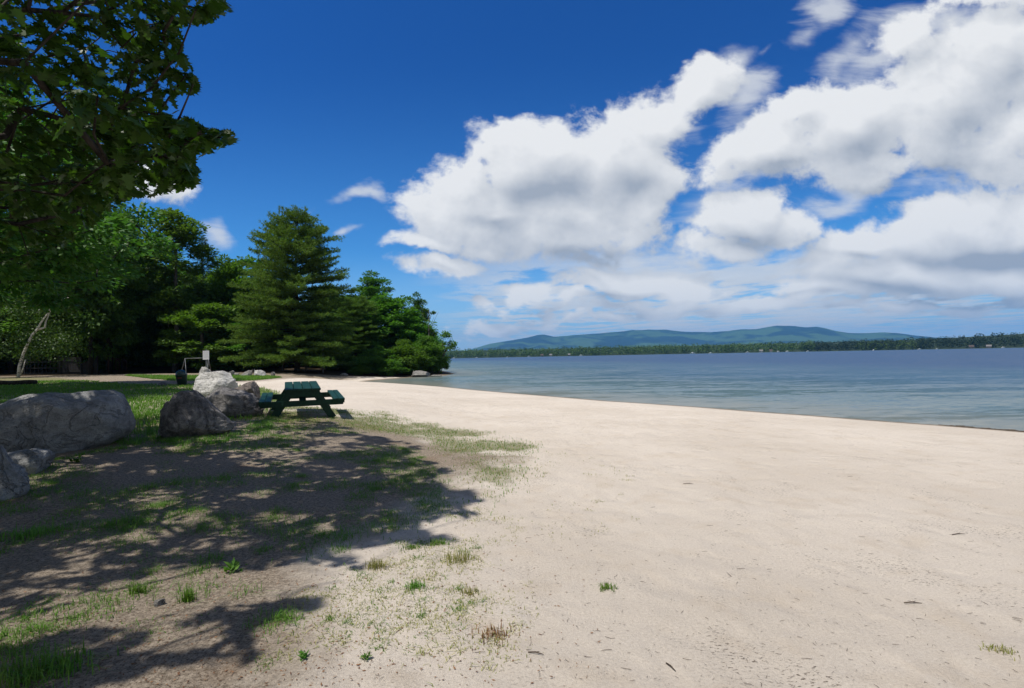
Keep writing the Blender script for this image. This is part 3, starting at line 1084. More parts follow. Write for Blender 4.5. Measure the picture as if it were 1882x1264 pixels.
def tree(kind, proto, px, top, width, depth, label, cat='tree', group=None, rz=None, yoff=0):
    """a tree standing at the given distance in the direction of a photograph column, as tall as the photograph shows"""
    pr_, h0, r0 = PROTO[proto]
    T = at_depth(px, top, depth)
    zb = hz1(T[0], T[1])
    sz = (T[2] - zb) / h0
    sx = width / 2 * depth / FPX / r0
    return place_tree(kind, pr_, (T[0], T[1], zb), sx, sz, rng.uniform(0, 6.28) if rz is None else rz, label, cat, group)


# --- the forest along the left: front row, each its own label
tree('pine_tree', 'pine', 543, 390, 226, 52, 'large full white pine with long layered branches at the centre of the wood edge', rz=.6)
tree('deciduous_tree', 'airy', 322, 366, 118, 56, 'tall thin pale green tree with sky showing through its top', rz=1.1)
tree('spruce_tree', 'spruce', 372, 440, 100, 66, 'dark spire of a conifer just right of the tall thin tree')
tree('deciduous_tree', 'full', 420, 472, 150, 62, 'mid green rounded tree between the dark conifer and the large pine')
tree('deciduous_tree', 'round', 225, 395, 170, 60, 'dark broad tree left of the tall thin pale tree')
tree('deciduous_tree', 'light', 370, 545, 150, 53.5, 'low bright green young tree behind the white notice board')
tree('deciduous_tree', 'light', 452, 590, 110, 55, 'low bright green young tree at the left foot of the large pine')
tree('deciduous_tree', 'oval', 200, 400, 170, 57, 'dark tree behind the red pipe hoops')
tree('deciduous_tree', 'full', 130, 470, 200, 58, 'dark leafy tree behind the grey board fence')
tree('deciduous_tree', 'round', 20, 430, 220, 60, 'dark broad tree at the far left beyond the birch')
tree('deciduous_tree', 'full', -90, 420, 220, 56, 'dark leafy tree beyond the left edge of the lawn')
tree('deciduous_tree', 'clumpy', 690, 500, 108, 72, 'clumpy topped dark oak rising above the trees right of the pine')
tree('deciduous_tree', 'full', 706, 540, 150, 66, 'bright green dense tree below the clumpy oak right of the pine')
tree('pine_tree', 'pine', 652, 545, 120, 62, 'smaller yellow green pine against the right side of the pine')
tree('deciduous_tree', 'clumpy', 766, 540, 52, 72, 'thin dark tree top rising near the water end of the wood')
tree('deciduous_tree', 'full', 764, 575, 92, 66, 'leafy green tree at the water end of the wood')
tree('deciduous_tree', 'light', 793, 615, 52, 64, 'small bright tree at the tip of the point')
for i_, (px, top, wd, dep, lab, pr_) in enumerate([
    (690, 640, 95, 56, 'rounded green bush where the sand meets the wooded bank', 'bush'),
    (742, 628, 90, 59, 'wide green bush above the water left of the grey bank boulder', 'bush_light'),
    (778, 622, 70, 60.5, 'tall bright bush behind the grey bank boulder', 'bush_light'),
    (803, 640, 44, 61.5, 'dark bush at the very tip of the point', 'bush'),
    (715, 662, 60, 55, 'low bush overhanging the water at the head of the cove', 'bush_light'),
    (662, 672, 46, 53, 'small low bush beside the dark end of the sand', 'bush_light'),
    (630, 655, 70, 57, 'shaded bush under the right branches of the large pine', 'bush'),
    (755, 668, 50, 58, 'low bush at the waterline beside the grey bank boulder', 'bush'),
]):
    tree('shrub', pr_, px, top, wd, dep, lab, 'bush')

# mid-distance trees that overhang the lawn on the left
tree('deciduous_tree', 'round', 165, 350, 200, 51, 'broad shadowy tree between the lawn and the hoops')
tree('deciduous_tree', 'over', -60, 120, 560, 24, 'large dark tree whose low branches hang over the lawn from the left edge')
tree('deciduous_tree', 'over', -190, 60, 700, 17, 'tree beyond the left edge whose crown shades the near lawn')
# rows behind that close the wood
back = [(-160, 430, 170, 70), (-60, 400, 190, 74), (60, 420, 190, 72), (150, 430, 170, 76), (230, 430, 170, 72), (300, 470, 150, 74), (350, 500, 150, 70), (400, 500, 150, 76), (470, 480, 150, 70),
        (500, 520, 130, 78), (610, 520, 120, 70), (640, 545, 110, 80), (580, 560, 140, 74), (735, 580, 90, 76), (440, 560, 130, 68), (320, 560, 130, 64), (260, 560, 140, 66), (100, 560, 160, 66), (190, 560, 150, 64), (500, 600, 120, 62), (600, 610, 120, 63)]
for i_, (px, top, wd, dep) in enumerate(back):
    tree('deciduous_tree', ('round', 'full', 'oval')[i_ % 3], px, top, wd, dep, 'dark tree deep in the wood behind the front row', 'tree', 'trees deep in the wood')


for i_ in range(26):
    px = -60 + i_ * 30 + rng.uniform(-8, 8)
    if px > 735: break
    tree('shrub', 'bush', px, 610 + rng.uniform(-15, 20), 95, 61 + rng.uniform(0, 6), 'dark undergrowth bush in the deep shade of the wood', 'bush', 'undergrowth bushes in the wood')


# slender bare lower trunks below the pine
def slim_trunk(px, base, top, depth, r, label):
    Pb = at_depth(px, base, depth); Pt = at_depth(px + random.uniform(-4, 4), top, depth)
    Pb[2] = hz1(Pb[0], Pb[1])
    e_ = empty('slender_tree', Pb, 0, label, 'tree', 'slender trunks under the pine')
    L_ = Pt - Pb
    pts = [L_ * t_ + np.array([math.sin(t_ * 5 + px) * .05, 0, 0]) for t_ in np.linspace(-.03, 1, 7)]
    MB().tube(pts, np.linspace(r, r * .6, 7), 8).build('trunk', M['bark_grey'], e_, True)
    n_ = 700
    cen = pts[-1] + rng.normal(0, 1, (n_, 3)) * np.array([.8, .8, 1.1])
    V_, F_, C_ = leaves_np(cen, rng.normal(0, 1, (n_, 3)), .25, .15)
    o_ = bpy.data.objects.new('crown', mesh_np('slender_crown', V_, F_, C_, M['leaf_dark'])); COL.objects.link(o_); o_.parent = e_


for px, lab in ((521, 'slender trunk standing under the left side of the pine'), (549, 'slender trunk just right of the pine stem'), (563, 'slender trunk under the right branches of the pine'), (594, 'slender trunk between the pine and the dark sand edge')):
    slim_trunk(px, 692, 600, 53 + random.uniform(-1, 1), .10, lab)


# leaning white birch at the left
def birch():
    dep = 44
    pts_px = [(33, 691), (36, 672), (42, 652), (50, 634), (60, 614), (68, 606), (76, 592), (86, 578), (94, 566), (100, 540)]
    P_ = np.array([at_depth(a1, b1, dep) for a1, b1 in pts_px])
    P_[0, 2] = hz1(P_[0, 0], P_[0, 1]) - .2
    root = P_[0].copy(); root[2] += .2
    e_ = empty('birch_tree', root, 0, 'leaning white birch with a forked pale trunk at the left of the lawn', 'tree')
    mb = MB()
    mb.tube(P_ - root, np.linspace(.13, .03, len(P_)), 10)
    b1 = np.array([at_depth(a1, b_, dep + .2) for a1, b_ in [(66, 606), (76, 604), (83, 601), (84, 592), (88, 582), (92, 572), (97, 566)]]) - root
    mb.tube(b1, np.linspace(.10, .03, len(b1)), 7)
    b2 = np.array([at_depth(a1, b_, dep - .3) for a1, b_ in [(38, 690), (43, 675), (47, 660)]]) - root
    mb.tube(b2, [.06, .05, .04], 7)
    b3 = np.array([at_depth(a1, b_, dep - .3) for a1, b_ in [(94, 566), (110, 552), (122, 548), (134, 544)]]) - root
    mb.tube(b3, [.05, .04, .035, .02], 6)
    mb.build('trunk', M['birch'], e_, True)
    ncl = 85
    c_ = np.stack([rng.uniform(-70, 150, ncl), rng.uniform(430, 660, ncl)], 1)
    cl_ = np.array([at_depth(a1, b_, dep + rng.uniform(-2, 3)) for a1, b_ in c_]) - root
    dd = np.min(np.linalg.norm(cl_[:, None] - (P_ - root)[None], axis=2), axis=1)
    cl_ = cl_[(dd > .5)]
    idx = np.repeat(np.arange(len(cl_)), 110)
    cen = cl_[idx] + rng.normal(0, 1, (len(idx), 3)) * np.array([.55, .55, .35])
    V_, F_, C_ = leaves_np(cen, rng.normal(0, 1, (len(idx), 3)) + np.array([0, 0, -.4]), .20, .13)
    o_ = bpy.data.objects.new('crown', mesh_np('birch_crown', V_, F_, C_, M['leaf_birch'])); COL.objects.link(o_); o_.parent = e_


birch()


# small tree leaning out over the lake at the end of the point
def leaning_tree():
    dep = 61
    P_ = np.array([at_depth(a1, b1, dep) for a1, b1 in [(806, 688), (809, 672), (813, 658), (818, 645), (823, 636), (827, 628)]])
    P_[0, 2] = hz1(P_[0, 0], P_[0, 1]) - .1
    root = P_[0].copy()
    e_ = empty('leaning_tree', root, 0, 'small thin tree leaning out over the lake at the tip of the point', 'tree')
    mb = MB(); mb.tube(P_ - root, np.linspace(.12, .04, len(P_)), 7)
    br = [[(813, 658), (808, 648), (806, 640)], [(815, 653), (813, 640), (814, 626), (817, 616)], [(818, 645), (828, 638), (834, 632)], [(815, 650), (823, 642), (829, 640)]]
    cl_ = []
    for br_ in br:
        q_ = np.array([at_depth(a1, b1, dep + rng.uniform(-.4, .4)) for a1, b1 in br_]) - root
        mb.tube(q_, np.linspace(.05, .02, len(q_)), 5); cl_.append(q_[-1])
    mb.build('trunk', M['bark_grey'], e_, True)
    for a1, b1 in [(817, 613), (823, 614), (812, 618), (826, 618), (805, 638), (810, 634), (834, 632), (829, 636), (823, 640), (833, 637), (818, 632), (827, 629), (808, 644), (815, 640)]:
        cl_.append(at_depth(a1, b1, dep + rng.uniform(-.5, .5)) - root)
    cl_ = np.array(cl_)
    idx = np.repeat(np.arange(len(cl_)), 75)
    cen = cl_[idx] + rng.normal(0, 1, (len(idx), 3)) * np.array([.20, .22, .13])
    V_, F_, C_ = leaves_np(cen, rng.normal(0, 1, (len(idx), 3)), .20, .13)
    o_ = bpy.data.objects.new('crown', mesh_np('leaning_crown', V_, F_, C_, M['leaf_light'])); COL.objects.link(o_); o_.parent = e_


leaning_tree()

# bare dead branches of a snag near the point
sn = at_depth(786, 690, 64); sn[2] = hz1(sn[0], sn[1])
e_ = empty('dead_tree', sn, 0, 'bare twiggy dead tree poking out of the leaves near the point', 'tree')
mb = MB()
tp = at_depth(788, 566, 64) - sn
mb.tube([np.zeros(3), tp * .5 + np.array([.1, 0, 0]), tp], [.12, .07, .015], 6)
for px, py, f in ((806, 572, .62), (800, 590, .55), (804, 600, .5), (806, 608, .45), (776, 575, .7), (793, 575, .75), (798, 582, .68)):
    b_ = at_depth(px, py, 64 + random.uniform(-.5, .5)) - sn
    a_ = tp * f
    mb.tube([a_, (a_ + b_) / 2 + np.array([0, 0, -.12]), b_], [.035, .025, .008], 5)
mb.build('trunk', M['bark_grey'], e_, True)

# ------------------------------------------------------------------ big oak over the foreground
XB_Y = [-2000, -100, 0, 14, 30, 45, 58, 75, 100, 125, 150, 165, 176, 186, 205, 222, 236, 250, 268, 282, 296, 312, 335, 352, 366, 380, 420, 500]
XB_X = [700, 480, 432, 438, 412, 392, 318, 338, 342, 352, 366, 378, 352, 300, 338, 352, 425, 436, 420, 392, 350, 372, 366, 352, 250, 215, 170, 60]
SHP = [(-900, 770), (430, 764), (520, 772), (600, 782), (690, 800), (760, 818), (800, 842), (818, 862), (792, 880), (845, 886), (884, 905), (880, 925), (872, 945), (800, 950), (785, 985), (740, 990), (650, 1000), (600, 1015), (640, 1045), (655, 1070), (560, 1100), (480, 1130), (420, 1140), (415, 1110), (420, 1065), (470, 1050), (420, 1035), (330, 1050), (250, 1075), (120, 1100), (-50, 1130), (30, 1160), (200, 1130), (330, 1150), (420, 1200), (415, 1225), (260, 1250), (100, 1240), (-900, 1400)]
SHW = [onz(p_[0], p_[1], .08) for p_ in SHP]


def in_photo_ok(P_, marg=0.0):
    px, py, dep = proj(P_)
    vis = (dep > .3) & (py > -150) & (px > -250)
    xb = np.interp(py, XB_Y, XB_X) - marg
    ok1 = ~vis | (px < xb)
    t_ = (P_[:, 2] - .08) / SUN_DIR[2]
    gx = P_[:, 0] - SUN_DIR[0] * t_; gy = P_[:, 1] - SUN_DIR[1] * t_
    sd_ = sdist(SHW, gx, gy)
    infront = gy > 1.9
    rag = (fbm(gx * 3.2, gy * 3.2, 91, 3) - .5) * 1.1
    ok2 = ~infront | (sd_ + rag * (sd_ < .9) > 0)
    return ok1 & ok2


def big_oak():
    global rng
    rng = np.random.default_rng(101)
    root = np.array([-7.6, 2.6, hz1(-7.6, 2.6)])
    N = 30000
    C_ = np.stack([rng.uniform(-14, -.6, N), rng.uniform(-5, 11, N), rng.uniform(3.0, 13.5, N)], 1)
    e2 = ((C_[:, 0] + 7.2) / 6.3) ** 2 + ((C_[:, 1] - 3.2) / 7.0) ** 2 + ((C_[:, 2] - 7.2) / 5.6) ** 2
    ok = (e2 < 1) & in_photo_ok(C_, 50) & (np.linalg.norm(C_ - np.array([0, 0, CAMZ]), axis=1) > 3.6)
    C_ = C_[ok]
    tt_ = (C_[:, 2] - .08) / SUN_DIR[2]
    gx = C_[:, 0] - SUN_DIR[0] * tt_; gy = C_[:, 1] - SUN_DIR[1] * tt_
    hole = fbm(gx * 1.25, gy * 1.25, 77, 2)
    C_ = C_[(hole < .61) | (gy < 1.5) | (C_[:, 2] < 5.4)]
    # thin out to an even spacing
    keep = []
    for i_ in range(len(C_)):
        if all((C_[i_, 0] - C_[k_, 0]) ** 2 + (C_[i_, 1] - C_[k_, 1]) ** 2 + (1.5 * (C_[i_, 2] - C_[k_, 2])) ** 2 > .54 ** 2 for k_ in keep):
            keep.append(i_)
            if len(keep) >= 1300: break
    C_ = C_[keep]
    # branch ends that make the outline seen against the sky
    ext = []
    for px, py, dep in [(405, 8, 5.2), (380, 25, 5.2), (330, 10, 5), (300, 35, 5.4), (330, 95, 5), (315, 75, 5.2), (340, 140, 5), (310, 130, 5.3), (355, 155, 4.8), (280, 160, 5), (330, 215, 4.6), (290, 210, 4.8), (400, 245, 4.4), (370, 240, 4.5), (340, 250, 4.6), (415, 255, 4.4), (310, 255, 4.7),
                        (330, 290, 4.5), (345, 318, 4.4), (320, 310, 4.6), (350, 335, 4.4), (290, 285, 4.7), (260, 260, 5), (240, 300, 6), (210, 330, 7), (230, 345, 7), (180, 340, 6.5), (250, 110, 5.2), (250, 60, 5.4), (230, 180, 5.2), (200, 240, 5.4), (160, 300, 6), (120, 330, 6), (60, 340, 6.2), (20, 300, 6), (100, 250, 5.6), (40, 200, 5), (140, 180, 5), (60, 380, 8), (120, 370, 8), (170, 360, 8), (20, 400, 8), (90, 410, 8.5), (150, 395, 9), (30, 350, 7), (210, 300, 5.5), (180, 270, 5.5), (350, 225, 4.6), (385, 255, 4.4), (335, 265, 4.6), (365, 245, 4.5), (325, 300, 4.5), (300, 60, 5), (270, 20, 5), (350, 12, 5.1), (310, 180, 5), (150, 90, 4.8), (60, 110, 4.6), (60, 30, 4.5), (180, 30, 5), (10, 250, 5)]:
        ext.append(at_depth(px, py, dep + rng.uniform(-.3, .3)))
    # branch ends that make the edge of the shade on the sand
    for px, py, hh in [(855, 905, 6.6), (820, 912, 6.4), (850, 935, 6.2), (800, 935, 6.4), (760, 900, 6.8), (740, 965, 6), (770, 860, 7), (780, 840, 7.2), (720, 830, 7), (660, 810, 7), (600, 800, 7), (700, 870, 6.8), (640, 860, 6.6), (600, 1070, 5.6), (520, 1090, 5.5), (560, 1060, 5.6), (460, 1110, 5.4), (620, 1050, 5.8), (350, 1190, 5.2), (390, 1205, 5.2), (300, 1210, 5.2), (260, 1180, 5.2), (660, 960, 6), (600, 940, 6.2), (700, 930, 6.2), (520, 980, 6), (460, 920, 6.3), (540, 880, 6.6), (400, 860, 6.8), (300, 900, 6.5), (330, 990, 6), (200, 1000, 6), (100, 950, 6.2), (100, 1060, 5.8), (480, 830, 7), (560, 830, 7), (410, 800, 7.4), (330, 830, 7.2), (200, 860, 7), (100, 1200, 5.3), (180, 1220, 5.3)]:
        g_ = onz(px, py, .08)
        t_ = (hh - .08) / SUN_DIR[2]
        ext.append(np.array([g_[0] + SUN_DIR[0] * t_, g_[1] + SUN_DIR[1] * t_, hh]))
    ne = len(ext)
    C_ = np.concatenate([C_, np.array(ext)])
    trunk = np.array([root + np.array([dx_, dy_, z_]) for dx_, dy_, z_ in [(0, 0, -.4), (.03, .02, 1.0), (.08, .05, 2.4), (.05, .15, 4.0), (.1, .2, 6.0), (0, .3, 8.2), (-.1, .2, 10.5)]])
    mb = skeleton(C_, trunk, .30, .0065, .07)
    e_ = empty('oak_tree', root, 0, 'big lobed-leaf tree whose dark branches overhang the foreground from the left', 'tree')
    o_ = MB(); o_.V = [np.concatenate(mb.V) - root]; o_.F = mb.F; o_.C = mb.C
    o_.build('trunk', M['bark'], e_, True)
    nl = 60
    idx = np.repeat(np.arange(len(C_)), nl)
    n_ = len(idx)
    # a few twigs per clump, leaves set along them
    out_ = C_ - (root + np.array([0, 0, 5.0])); out_ /= np.linalg.norm(out_, axis=1, keepdims=True)
    ntw = 6
    tw = rng.normal(0, 1, (len(C_), ntw, 3)) * np.array([1, 1, .45]) + out_[:, None, :] * .9 + np.array([0, 0, -.12])
    tw /= np.linalg.norm(tw, axis=2, keepdims=True)
    which = rng.integers(0, ntw, n_)
    dtw = tw[idx, which]
    tpos = rng.uniform(.08, 1, n_)
    base_ = C_[idx] + dtw * (tpos * .50)[:, None]
    dr = dtw * .7 + rng.normal(0, .55, (n_, 3)) * np.array([1, 1, .5]) + np.array([0, 0, -.45])
    L_ = rng.uniform(.08, .145, n_)
    tip = base_ + dr / np.linalg.norm(dr, axis=1, keepdims=True) * L_[:, None]
    ok = in_photo_ok(base_) & in_photo_ok(tip)
    tt_ = (base_[:, 2] - .08) / SUN_DIR[2]
    gx = base_[:, 0] - SUN_DIR[0] * tt_; gy = base_[:, 1] - SUN_DIR[1] * tt_
    ok &= (fbm(gx * 2.1, gy * 2.6, 93, 3) < .63) | (gy < 1.2) | (base_[:, 2] < 5.4)
    base_, dr, L_ = base_[ok], dr[ok], L_[ok]
    V_, F_, C2 = leaves_np(base_ - root, dr, L_, L_ * .95, shape='lobed', tilt=.45)
    cr = bpy.data.objects.new('crown', mesh_np('oak_crown', V_, F_, C2, M['oak_leaf'])); COL.objects.link(cr); cr.parent = e_
    # twigs belong to the wood of the tree
    print('oak clumps', len(C_), 'leaves', len(L_))


big_oak()


# ------------------------------------------------------------------ boulders
def rock_mesh(name, w, d, h, seed, mat, prof=None, planes=7, rough=.07, under=.4, tiltx=0.0):
    bm = bmesh.new()
    bmesh.ops.create_icosphere(bm, subdivisions=6, radius=1.0)
    rg = random.Random(seed)
    P_ = np.array([v.co[:] for v in bm.verts])
    for i_ in range(planes):
        nrm = np.array([rg.gauss(0, 1), rg.gauss(0, 1), rg.gauss(.1, .8)]); nrm /= np.linalg.norm(nrm)
        lim = rg.uniform(.62, .86)
        dd = P_ @ nrm
        ex = np.maximum(dd - lim, 0)
        P_ -= nrm * (ex * .93)[:, None]
    P_ /= np.abs(P_).max(axis=0)
    nz = np.array([mnoise.fractal(Vector(p_ * 1.5 + seed * 3.1), .8, 2.1, 5) for p_ in P_])
    nz2 = np.array([mnoise.fractal(Vector(p_ * 7 + seed), .7, 2.0, 4) for p_ in P_])
    r_ = np.linalg.norm(P_, axis=1, keepdims=True)
    P_ = P_ + P_ / r_ * (rough * nz + rough * .22 * nz2)[:, None]
    u = np.clip((P_[:, 0] + 1) / 2, 0, 1)
    if prof is not None:
        up_ = np.interp(u, [p_[0] for p_ in prof], [p_[1] for p_ in prof])
        # measured top of the stone in thin slices
        bins = np.linspace(0, 1, 41); bi = np.clip(np.digitize(u, bins) - 1, 0, 39)
        top = np.full(40, .05)
        np.maximum.at(top, bi, P_[:, 2])
        top = np.convolve(np.pad(top, 2, mode='edge'), np.ones(5) / 5, 'valid')
        tl = np.interp(u, (bins[:-1] + bins[1:]) / 2, top)
        zpos = P_[:, 2] > 0
        goal = np.maximum(up_ - under, .02) / (1 - under)
        P_[zpos, 2] *= (goal / np.maximum(tl, .12))[zpos]
    P_[:, 0] *= w / 2; P_[:, 1] *= d / 2
    P_[:, 2] = np.where(P_[:, 2] > 0, P_[:, 2] * h * (1 - under), P_[:, 2] * (h * under + .12)) + h * under
    for v, p_ in zip(bm.verts, P_): v.co = p_
    mb = MB().bm(bm)
    return mesh_np(name, np.concatenate(mb.V), np.concatenate(mb.F), np.concatenate(mb.C), mat, True)


def rock(Lp, Rp, Tp, Bp, seed, mat, label, prof=None, depth_f=.75, under=.4, rough=.07, planes=7, group=None, on=None, name='boulder', cat='boulder', rz=None):
    g_ = G((Lp + Rp) / 2, Bp) if on is None else np.array(onz((Lp + Rp) / 2, Bp, on) + (on,))
    dist = g_[1]
    w = (Rp - Lp) * dist / FPX
    h = (Bp - Tp) * dist / FPX
    dd = w * depth_f
    w *= 1 + .30 * dd / dist
    h *= 1 + .30 * dd / dist
    hd = np.array([g_[0], g_[1]]); hd /= np.linalg.norm(hd)
    c_ = g_[:2] + hd * dd * .32
    o_ = bpy.data.objects.new(name, rock_mesh(name, w, dd, h, seed, mat, prof, planes, rough, under))
    zc = g_[2] if on is not None else min(g_[2], hz1(c_[0], c_[1]))
    o_.location = (c_[0], c_[1], zc)
    o_.rotation_euler = (0, 0, -math.atan2(hd[0], hd[1]))
    COL.objects.link(o_)
    return tag(o_, label, cat, group)


rock(-48, 217, 727, 834, 1, M['rock_grey'], 'largest rounded grey boulder in the shade at the left edge', [(0, .35), (.14, .60), (.25, .80), (.38, .95), (.5, .99), (.62, .96), (.72, .99), (.86, .99), (.93, .86), (.975, .66), (1, .5)], .62, .36, .05, 6)
rock(8, 92, 829, 872, 2, M['rock_grey'], 'low flat grey stone in front of the largest boulder', [(0, .75), (.2, .95), (.6, 1), (.85, .9), (1, .6)], .8, .45, .07)
rock(-55, 40, 822, 922, 3, M['rock_grey'], 'grey pointed boulder cut off by the left edge of the picture', [(0, .75), (.3, 1), (.58, .98), (.75, .62), (.9, .5), (1, .35)], .9, .3, .07)
rock(303, 425, 719, 803, 4, M['rock_dark'], 'dark humped boulder with a low pale tail nearest the picnic table side', [(0, .45), (.06, .68), (.2, .92), (.3, 1), (.48, .98), (.62, .78), (.75, .56), (.88, .36), (1, .16)], .7, .22, .07, 8)
rock(382, 482, 711, 767, 5, M['rock_dark'], 'dark speckled boulder between the humped boulder and the picnic table', [(0, .5), (.12, .80), (.28, 1), (.42, .92), (.6, .86), (.8, .72), (.93, .5), (1, .3)], .7, .3, .06, 8)
rock(415, 483, 701, 752, 6, M['rock_brown'], 'brown angular boulder leaning behind the dark speckled boulder', [(0, .55), (.3, .78), (.6, .96), (.75, 1), (.86, .9), (.95, .6), (1, .4)], .8, .35, .06, 9)
rock(361, 441, 683, 742, 7, M['rock_pale'], 'big pale sunlit boulder with diagonal streaks below the notice board', [(0, .55), (.06, .78), (.15, .94), (.4, .98), (.6, 1), (.75, .9), (.88, .68), (1, .40)], .9, .3, .06, 8)
rock(367, 391, 674, 712, 8, M['rock_pale'], 'small pale stone standing as a knob on the left of the big pale boulder', [(0, .7), (.2, .98), (.45, 1), (.8, .82), (1, .55)], .8, .3, .06, 6)
rock(417, 431, 681, 691, 9, M['rock_small'], 'small pale pointed stone just behind the big pale boulder', [(0, .5), (.5, .9), (.8, 1), (1, .8)], .8, .3)
rock(430, 440, 685, 691, 10, M['rock_small'], 'smallest flat stone between the two rows of pale stones', None, .8, .3)
rock(443, 465, 680.5, 692, 11, M['rock_small'], 'pale sloping stone left of the blocky white stone at the wood edge', [(0, .2), (.3, .7), (.6, 1), (.9, .95), (1, .6)], .8, .3)
rock(465, 488, 680, 692, 12, M['rock_pale'], 'blocky white stone at the wood edge behind the sand', [(0, .7), (.15, .98), (.6, 1), (.85, .85), (1, .5)], .8, .3)
rock(755, 791, 681, 692.5, 13, M['rock_small'], 'grey flat boulder on the water edge below the bushes of the point', [(0, .6), (.15, .95), (.5, 1), (.8, .8), (1, .45)], .7, .35, on=WZ)
rock(790, 812, 688.5, 691.5, 14, M['rock_small'], 'low flat rock shelf in the water beside the grey bank boulder', None, .7, .4, on=WZ)
rock(626, 640, 685.5, 690, 15, M['rock_small'], 'small pale flat stone in the shade right of the pine', None, .8, .3)
rock(498, 506, 683, 691, 16, M['rock_dark'], 'small shaded stone right of the blocky white stone', None, .8, .3)
rock(291, 306, 702.5, 709, 17, M['rock_dark'], 'small black stone lying on the sandy path left of the bin', None, .8, .3, name='stone', cat='stone')
rock(284, 302, 1101, 1113, 18, M['rock_small'], 'pale grey pebble on the sunlit dirt in the left foreground', None, .8, .3, name='pebble', cat='pebble')


# ------------------------------------------------------------------ picnic table
def picnic_table():
    g_ = G(557, 767)
    dist = g_[1]
    s_ = dist / FPX                      # metres per photograph pixel at the near end
    hd = math.atan2(g_[0], g_[1])
    e_ = empty('picnic_table', (g_[0], g_[1], g_[2]), -(hd - R(1.5)), 'dark green wooden picnic table standing on the grass edge beside the boulders', 'picnic table')
    e_.rotation_euler = (R(2.8), 0, e_.rotation_euler[2])
    top, seat, bl, bh = 53.5 * s_, 33 * s_, 20 * s_, 30.5 * s_
    LEN = 1.85
    hw = 31 * s_                         # half width of the top
    ow = 73 * s_                         # half width over the seats
    m = M['table_paint']
    mb = MB()
    pw = hw * 2 / 4
    for k_ in range(4):
        mb.box((-hw + pw * (k_ + .5), LEN / 2 - .12 + random.uniform(-.008, .008), top - .022), (pw - .012, LEN, .044), None, .006)
    tt_ = mb.build('tabletop', m, e_)
    mb = MB()
    for yy in (.02, LEN / 2 - .1, LEN - .28):
        mb.box((0, yy, top - .044 - .07), (hw * 1.9, .045, .14), None, .004)
        mb.build('top_cleat', m, e_); mb = MB()
    sw = 21 * s_
    for sgn in (-1, 1):
        mb = MB()
        xo = sgn * (ow - sw / 2)
        for k_ in (-.5, .5):
            mb.box((xo + k_ * sw / 2, LEN / 2 - .12, seat - .022), (sw / 2 - .008, LEN, .044), None, .006)
        mb.build('bench_seat', m, e_)
    for yy in (.06, LEN - .32):
        mb = MB()
        mb.box((0, yy, (bl + bh) / 2), (ow * 1.95, .04, bh - bl), None, .004)
        mb.build('crossbeam', m, e_)
        for sgn in (-1, 1):
            mb = MB()
            mb.beam((sgn * hw * .60, yy + .043, top - .05), (sgn * 53 * s_, yy + .043, -.06), .15, .04, .004, up=(0, 1, 0))
            mb.build('leg', m, e_)
    for yy0, yy1 in ((.12, LEN * .42), (LEN - .38, LEN * .46)):
        mb = MB()
        mb.beam((0, yy0, bl + .06), (0, yy1, top - .06), .14, .04, .004)
        mb.build('brace', m, e_)
    # small block below each seat end
    for sgn in (-1, 1):
        mb = MB()
        mb.box((sgn * (ow - sw / 2), -.03, seat - .044 - .03), (sw * .96, .04, .06), None, .004)
        mb.build('seat_cleat', m, e_)
    return e_


picnic_table()


# ------------------------------------------------------------------ litter bin
def lathe(profile, n=28):
    V_ = []; F_ = []; C_ = []
    for r_, z_ in profile:
        for k_ in range(n):
            a1 = k_ / n * 2 * math.pi
            V_.append((r_ * math.cos(a1), r_ * math.sin(a1), z_))
    for i_ in range(len(profile) - 1):
        for k_ in range(n):
            k2 = (k_ + 1) % n
            F_ += [i_ * n + k_, i_ * n + k2, (i_ + 1) * n + k2, (i_ + 1) * n + k_]; C_.append(4)
    return V_, F_, C_


g_ = G(335, 708)
s_ = g_[1] / FPX
e_ = empty('litter_bin', g_, 0, 'dark green round litter bin with a domed lid on the grass by the path', 'litter bin')
e_.rotation_euler = (R(2), R(-4), .4)
hb = 19.5 * s_; rb = 9.3 * s_; rs = 7.4 * s_
prof = [(0, 0.0), (rs * .96, 0), (rs, .02)]
for k_ in range(1, 9):
    t_ = k_ / 9
    rr_ = rs + (rb - rs) * t_
    prof += [(rr_ - .008, hb * t_ - .012), (rr_ + .006, hb * t_)]
prof += [(rb + .012, hb - .03), (rb + .02, hb), (rb - .02, hb + .002), (0.0, hb + .004)]
mb = MB(); mb.add(*lathe(prof)); mb.build('body', M['bin'], e_, True)
mb = MB()
dome = [(rb * .98, hb + .006), (rb * 1.0, hb + .03)] + [(rb * .98 * math.cos(t_), hb + .03 + 8 * s_ * math.sin(t_)) for t_ in np.linspace(.1, math.pi / 2, 9)]
mb.add(*lathe(dome)); lid = mb.build('lid', M['bin_lid'], e_, True)
mb = MB()
for k_ in range(7):
    a0 = -2.2 + k_ * .12; a1 = a0 + .12
    r_ = rb * .93 + .012
    V_ = [(r_ * math.cos(a0), r_ * math.sin(a0), hb * .66), (r_ * math.cos(a1), r_ * math.sin(a1), hb * .66), (r_ * 1.04 * math.cos(a1), r_ * 1.04 * math.sin(a1), hb * .80), (r_ * 1.04 * math.cos(a0), r_ * 1.04 * math.sin(a0), hb * .80)]
    mb.add(V_, [0, 1, 2, 3], [4])
mb.build('label', M['bin_label'], e_)

